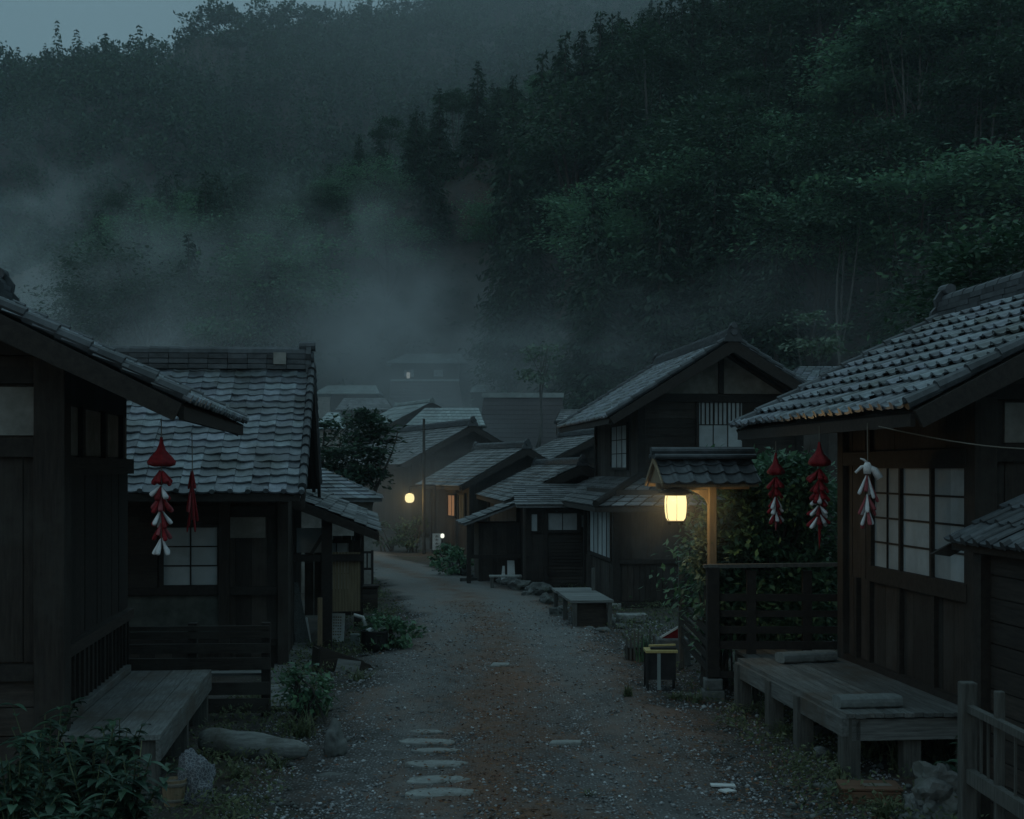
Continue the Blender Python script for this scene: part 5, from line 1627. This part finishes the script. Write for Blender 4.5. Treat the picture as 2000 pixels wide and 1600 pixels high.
rock_at('rock', 'pale angular stone below the deck on the right verge', 1606, 1484, (.17, .15, .15), 8)
q_ = random.Random(9)
b = MB(); b.rock((0, 0, .12), (.52, .44, .44), q_, 4, .75); b.rock((.02, -.02, .26), (.34, .3, .36), q_, 4, .8); b.rock((-.16, -.06, .06), (.3, .3, .3), q_, 4, .8); b.rock((.2, .02, .16), (.28, .26, .36), q_, 4, .9)
b.v = [(x * .9, y * .9, z * .82) for x, y, z in b.v]
tag(b.build('rock', M['stone'], loc=G(1832, 1600)), 'large craggy grey rock overgrown at its foot, by the gate post', 'rock')
rock_at('rock', 'broken pale stone lying left of the reddish box', 1612, 1548, (.28, .12, .09), 10, rough=.6)
rock_at('rock', 'loose grey stone under the deck near its front leg', 1588, 1440, (.3, .2, .13), 13, rough=.4)
bk = thing('wooden_pail', 'small tan wooden pail standing before the patterned bundle', 'pail', G(340, 1572), .2)
b = MB(); b.lathe([(.075, 0), (.088, .1), (.098, .2), (.088, .2), (.08, .1), (.07, .03)], n=20); b.build('staves', M['fresh'], bk)
b = MB(); b.lathe([(.096, .15), (.101, .155), (.103, .172), (.098, .178)], n=20); b.lathe([(.082, .03), (.086, .035), (.087, .05), (.083, .055)], n=20); b.build('hoops', M['rope'], bk)
def pattern_mat():
    m, nt, N, Lk, b = new_mat('patterned_cloth')
    tc = N.new('ShaderNodeTexCoord'); vo = N.new('ShaderNodeTexVoronoi'); vo.feature = 'DISTANCE_TO_EDGE'; vo.inputs['Scale'].default_value = 38
    Lk.new(tc.outputs['Object'], vo.inputs['Vector'])
    cr = N.new('ShaderNodeValToRGB'); cr.color_ramp.elements[0].position = .03; cr.color_ramp.elements[1].position = .09
    cr.color_ramp.elements[0].color = (.27, .29, .31, 1); cr.color_ramp.elements[1].color = (.10, .108, .125, 1)
    Lk.new(vo.outputs['Distance'], cr.inputs[0]); Lk.new(cr.outputs[0], b.inputs['Base Color']); b.inputs['Roughness'].default_value = .9
    return m
M['pattern'] = pattern_mat()
rock_at('cloth_bundle', 'crumpled patterned cloth bundle slumped beside the bench end', 384, 1566, (.30, .26, .46), 21, 'pattern', 'bundle', 4, .6, .3, z=.28)
bx = thing('wooden_box', 'flat reddish wooden box with a pale paper on its lid, lower right', 'box', G(1704, 1572), -.06)
w = MB(); w.bb(-.22, .22, 0, .30, .0, .105); w.planks((-.22, -.001, .0), X, .44, Z, .1, -Y, .05, along='h', t=.01, gap=.004); w.build('body', M['crate'], bx, bevel=.004)
MB().bb(-.235, .235, -.015, .315, .107, .125).build('lid', M['crate'], bx, bevel=.004)
MB().box((.06, .14, .1268), (.22, .10, .002), .1).build('paper', M['rope'], bx)
for i, (px, py, w_, d_) in enumerate(((832, 1437, .34, .16), (838, 1458, .55, .2), (852, 1474, .44, .17), (853, 1502, .54, .24), (856, 1532, .52, .24), (864, 1559, .57, .25))):
    g = G(px, py)
    r_ = random.Random(50 + i)
    n = 16
    poly = []
    for k in range(n):
        a = 2 * math.pi * k / n
        q = 1 / (abs(math.cos(a)) ** 2.6 + abs(math.sin(a)) ** 2.6) ** (1 / 2.6) * r_.uniform(.82, 1.08)
        poly.append((math.cos(a) * w_ / 2 * q, math.sin(a) * d_ * .62 * q, -.03))
    b = MB(); b.prism(poly, (0, 0, .076 + .006 * (i % 2)))
    o = b.build('stepping_stone', M['slab'], loc=g, bevel=.010)
    o.rotation_euler = (r_.uniform(-.03, .02), r_.uniform(-.02, .02), r_.uniform(-.08, .08))
    tag(o, 'flat pale stepping stone in the short row on the road', 'stepping stone', 'stepping stones in a row')
for px, py, w_, d_, lab in ((1103, 1462, .30, .14, 'lone long pale stone to the right of the stepping stone row'), (975, 1307, .24, .3, 'pale flat stone far up the middle of the road')):
    b = MB(); b.prism([(-w_ / 2, -d_ / 2, -.02), (w_ / 2, -d_ / 2 + .03, -.02), (w_ / 2 + .02, d_ / 2, -.02), (-w_ / 2 + .03, d_ / 2 - .01, -.02)], (0, 0, .09))
    tag(b.build('flat_stone', M['slab'], loc=G(px, py), bevel=.015), lab, 'stone')
for px, py, w_, d_, rz, lab in ((1412, 1546, .20, .07, .05, 'larger pale scrap of board lying flat on the gravel, right of the road'), (1421, 1557, .12, .09, .7, 'smaller pale scrap lying just under the larger scrap')):
    b = MB(); b.box((0, 0, .05), (w_, d_, .012), 0, .06, .05); o = b.build('scrap', M['white'], loc=G(px, py)); o.rotation_euler = (0, 0, rz); tag(o, lab, 'scrap')
for i, (px, py, h, n, sp) in enumerate(((1224, 1366, .20, 60, .10), (1765, 1500, .42, 90, .30), (1700, 1480, .3, 60, .24), (1830, 1490, .4, 70, .28), (1360, 1372, .14, 60, .2), (1320, 1368, .12, 50, .2), (1500, 1400, .2, 70, .3), (1450, 1390, .16, 60, .28), (1540, 1440, .2, 60, .25), (590, 1440, .3, 70, .25), (620, 1400, .2, 60, .25), (780, 1270, .24, 60, .3), (815, 1250, .2, 50, .3), (760, 1236, .25, 60, .3), (700, 1330, .18, 50, .25), (1150, 1560, .08, 40, .1), (1735, 1600, .2, 60, .25), (1640, 1520, .14, 50, .2), (470, 1520, .16, 50, .2), (540, 1500, .14, 50, .2))):
    grass_tuft('grass_tuft', 'thin tuft of grass growing from the gravel verge', G(px, py), h, n, sp, 100 + i, group='grass tufts on the verges')
# leafy foreground plants
def leaf_blade(b, base, a, el, L, W, rnd):
    ca, sa = math.cos(a), math.sin(a)
    vs = []
    k = 6
    for i in range(k + 1):
        t = i / k
        q = L * (math.cos(el) * t + .12 * t * t); z = L * (math.sin(el) * t - .75 * t * t * .6)
        w = W * math.sin(math.pi * min(1, .06 + .94 * t) ** .8) * .5 + .001
        c = Vector(base) + Vector((ca * q, sa * q, z))
        f = w * .35
        vs += [c + Vector((-sa * w, ca * w, f)), c, c + Vector((sa * w, -ca * w, f))]
    fs = []
    for i in range(k):
        for j in (0, 1):
            fs.append((3 * i + j, 3 * i + j + 1, 3 * i + j + 4, 3 * i + j + 3))
    b.add(vs, fs)
def leafy(label, loc, h, nst, seed, L=.125, W=.06, spread=.32):
    rnd = random.Random(seed)
    r = thing('leafy_plant', label, 'plant', loc, 0, 'leafy plants in the lower left corner')
    b, s = MB(), MB()
    for i in range(nst):
        a = rnd.uniform(0, 6.28); q = spread * rnd.uniform(.15, 1)
        top = Vector((math.cos(a) * q, math.sin(a) * q, h * rnd.uniform(.6, 1.0)))
        mid = top * .5 + Vector((-.12 * math.cos(a) * q, 0, .1))
        s.tube([(math.cos(a) * q * .2, math.sin(a) * q * .2, 0), mid, top], [.008, .006, .003], 5)
        for j in range(14):
            t = rnd.uniform(.35, 1.0)
            p = (mid.lerp(top, (t - .5) * 2) if t > .5 else Vector((0, 0, 0)).lerp(mid, t * 2))
            leaf_blade(b, p, rnd.uniform(0, 6.28), rnd.uniform(-.1, .7), L * rnd.uniform(.6, 1.2), W * rnd.uniform(.65, 1.1), rnd)
    b.build('leaves', M['leaf_low'], r, smooth=True)
    s.build('stems', M['grass'], r)
    return r
for i, (x, y, h, n) in enumerate(((-2.95, 8.5, 1.06, 17), (-2.62, 8.9, .98, 16), (-3.0, 9.3, 1.06, 16), (-2.44, 9.2, .8, 14), (-2.5, 8.3, .72, 14), (-3.3, 10.0, .95, 13), (-2.75, 10.0, .86, 12))):
    leafy('broad-leaved green plant in the thick clump at the lower left corner', (x, y, 0), h, n, 200 + i)
for i, (px, py, h, n, lab) in enumerate(((1850, 1590, .42, 9, 'small leafy plant growing beside the craggy rock'), (1895, 1560, .5, 9, 'small leafy plant behind the gate post'))):
    leafy(lab, G(px, py), h, n, 230 + i, .11, .05, .2)['group'] = ''

# ---- gravel stones, fallen leaves and weeds: uncountable
def pebbles():
    rng = np.random.default_rng(21)
    base = []
    for k in range(5):
        b = MB(); b.rock((0, 0, 0), (1, .75, .55), random.Random(k), 1, .25); base.append((np.array(b.v), np.array(b.f)))
    Vs, Fs, n = [], [], 0
    N_ = 30000
    D = 9.6 + 16 * rng.uniform(0, 1, N_) ** 1.7
    for d in D:
        l, r = road_lr(d)
        off = rng.uniform(-.95, .95)
        x = l - .5 + (r - l + 1.6) * rng.uniform()
        t = (x - l) / (r - l)
        if 0 < t < 1 and (abs(t - .27) < .07 or abs(t - .74) < .06) and rng.uniform() < .75: continue
        if .3 < t < .62 and rng.uniform() < .35: continue
        v, f = base[rng.integers(5)]
        s = .013 + .034 * rng.uniform() ** 2.6 + (.035 * rng.uniform() if rng.uniform() < .03 else 0)
        a = rng.uniform(0, 6.28)
        w = v * s
        Vs.append(np.stack([w[:, 0] * math.cos(a) - w[:, 1] * math.sin(a) + x, w[:, 0] * math.sin(a) + w[:, 1] * math.cos(a) + d, w[:, 2] + (.036 if 0.05 < t < .95 else .006)], -1))
        Fs.append(f + n); n += len(v)
    tag(np_mesh('gravel', np.concatenate(Vs), np.concatenate(Fs), M['pebble']), 'loose gravel strewn over the road and its verges', 'gravel', kind='stuff')
    N_ = 9000
    d = 9.6 + 18 * rng.uniform(0, 1, N_) ** 1.5
    l, r = road_lr(d)
    band = rng.integers(0, 3, N_)
    t = np.where(band == 0, rng.normal(.44, .1, N_), np.where(band == 1, rng.normal(.98, .12, N_), rng.uniform(-.1, 1.2, N_)))
    C = np.stack([l + (r - l) * t, d, .044 + rng.uniform(0, .012, N_)], -1)
    V, F = leaf_cloud(C, .022, rng, .4, 0, .15)
    tag(np_mesh('leaf_litter', V, F, M['litter']), 'reddish brown fallen needles and leaves strewn on the gravel', 'leaf litter', kind='stuff')
    # rubble along both edges
    V2, F2, n = [], [], 0
    for k in range(950):
        d_ = 10 + 27 * rng.uniform() ** 1.3
        l, r = road_lr(d_)
        x = (l + rng.normal() * .35 - .15) if rng.uniform() < .5 else (r + rng.normal() * .45 + .25)
        v, f = base[rng.integers(5)]
        s = .025 + .075 * rng.uniform() ** 2.5
        a_ = rng.uniform(0, 6.28); w = v * s
        V2.append(np.stack([w[:, 0] * math.cos(a_) - w[:, 1] * math.sin(a_) + x, w[:, 0] * math.sin(a_) + w[:, 1] * math.cos(a_) + d_, w[:, 2] + s * .25 + .01], -1)); F2.append(f + n); n += len(v)
    tag(np_mesh('rubble', np.concatenate(V2), np.concatenate(F2), M['stone']), 'small rubble stones scattered along both road edges', 'rubble', kind='stuff')
    # weeds on both verges
    Vs = []
    for k in range(760):
        d = 9.5 + 26 * rng.uniform() ** 1.4
        l, r = road_lr(d)
        x = (l - rng.uniform(.05, 1.0)) if rng.uniform() < .45 else (r + rng.uniform(.05, 1.7))
        n = 26
        c = np.array([x, d, .05]) + np.abs(rng.normal(size=(n, 3))) * np.array([0, 0, .05]) + rng.normal(size=(n, 3)) * np.array([.09, .09, 0])
        Vs.append(leaf_cloud(c, .028, rng, .4, -.2, .8)[0])
    V = np.concatenate(Vs)
    tag(np_mesh('weeds', V, np.arange(len(V)).reshape(-1, 4), M['grass']), 'low weeds growing along both road verges', 'weeds', kind='stuff')
pebbles()

# ================================================================== mist lying in the valley, and the air itself
def mist(name, label, loc, dim, dens, scale, lo, hi, seed=0.0, rz=0.0):
    import bmesh
    bm = bmesh.new(); bmesh.ops.create_icosphere(bm, subdivisions=3, radius=1.0)
    me = bpy.data.meshes.new(name); bm.to_mesh(me); bm.free()
    o = bpy.data.objects.new(name, me); COL.objects.link(o)
    o.location = loc; o.scale = dim; o.rotation_euler = (0, 0, rz)
    m = bpy.data.materials.new(name); m.use_nodes = True
    N, Lk = m.node_tree.nodes, m.node_tree.links
    N.clear()
    out = N.new('ShaderNodeOutputMaterial'); pv = N.new('ShaderNodeVolumePrincipled')
    pv.inputs['Color'].default_value = (.88, .93, .96, 1)
    pv.inputs['Anisotropy'].default_value = .1
    tc = N.new('ShaderNodeTexCoord')
    ln = N.new('ShaderNodeVectorMath'); ln.operation = 'LENGTH'; Lk.new(tc.outputs['Object'], ln.inputs[0])
    fo = N.new('ShaderNodeMapRange'); fo.interpolation_type = 'SMOOTHSTEP'
    fo.inputs[1].default_value, fo.inputs[2].default_value, fo.inputs[3].default_value, fo.inputs[4].default_value = 1.0, .25, 0, 1
    Lk.new(ln.outputs['Value'], fo.inputs[0])
    mp = N.new('ShaderNodeMapping'); mp.inputs['Location'].default_value = (seed, seed * .7, seed * .3)
    mp.inputs['Scale'].default_value = (dim[0] * scale, dim[1] * scale, dim[2] * scale * 1.15)
    Lk.new(tc.outputs['Object'], mp.inputs[0])
    nz = N.new('ShaderNodeTexNoise'); nz.inputs['Scale'].default_value = 1; nz.inputs['Detail'].default_value = 4; nz.inputs['Roughness'].default_value = .58; nz.inputs['Distortion'].default_value = .6
    Lk.new(mp.outputs[0], nz.inputs['Vector'])
    mr = N.new('ShaderNodeMapRange'); mr.interpolation_type = 'SMOOTHSTEP'
    mr.inputs[1].default_value, mr.inputs[2].default_value, mr.inputs[3].default_value, mr.inputs[4].default_value = lo, hi, 0, dens
    Lk.new(nz.outputs[0], mr.inputs[0])
    mu = N.new('ShaderNodeMath'); mu.operation = 'MULTIPLY'
    Lk.new(mr.outputs[0], mu.inputs[0]); Lk.new(fo.outputs[0], mu.inputs[1])
    Lk.new(mu.outputs[0], pv.inputs['Density'])
    Lk.new(pv.outputs[0], out.inputs['Volume'])
    me.materials.append(m)
    return tag(o, label, 'mist', kind='stuff')
mist('mist', 'bright mist bank lying in the valley behind the left roofs', (-29, 124, 11), (50, 25, 14), .16, .10, .42, .64, 3.1)
mist('mist', 'patchy mist behind the middle roofs at the foot of the wood', (8, 135, 14), (40, 16, 15), .16, .13, .42, .66, 2.2)
mist('mist', 'ragged wisp of mist climbing at the far left edge', (-37, 112, 20), (15, 10, 13), .07, .14, .42, .68, 7.7)
mist('mist', 'wisp of mist rising before the wooded slope left of centre', (-13.5, 106, 18), (11, 9, 10), .07, .13, .42, .68, 1.3)
mist('mist', 'thin mist added round the globe lamp to spread its glow', (-3.0, 43.5, 1.8), (5.0, 4.0, 2.8), .035, .3, .0, .45, 6.3)  # added volume, widens the halo of the globe lamp
mist('mist', 'thin mist drifting along the foot of the right-hand slope', (10, 88, 7.5), (44, 22, 10), .045, .11, .44, .68, 8.4)
mist('mist', 'low mist lying among the farther houses', (-8, 84, 5), (40, 43, 12), .0045, .03, .2, .7, 5.2)
mist('mist', 'added mist that makes the halo round the hanging paper lantern', (1.86, 16.25, 2.1), (1.0, 1.0, .8), .09, 1.2, .0, .45, 9.3)  # added volume, stands in for a lens halo at the lantern
mist('mist', 'pale air hanging before the far mountain above the crest conifers', (20, 310, 120), (130, 130, 75), .0022, .012, .0, .5, 4.4)
b = MB().bb(-470, 380, -75, 690, -1.2, 264)
ho = b.build('haze', M['white'])
m = bpy.data.materials.new('haze'); m.use_nodes = True
m.node_tree.nodes.clear()
out = m.node_tree.nodes.new('ShaderNodeOutputMaterial'); pv = m.node_tree.nodes.new('ShaderNodeVolumePrincipled')
pv.inputs['Color'].default_value = (.80, .92, 1.0, 1); pv.inputs['Density'].default_value = .00045; pv.inputs['Anisotropy'].default_value = .1
m.node_tree.links.new(pv.outputs[0], out.inputs['Volume'])
ho.data.materials.clear(); ho.data.materials.append(m)
tag(ho, 'thin blue dusk haze filling the whole valley', 'haze', kind='stuff')
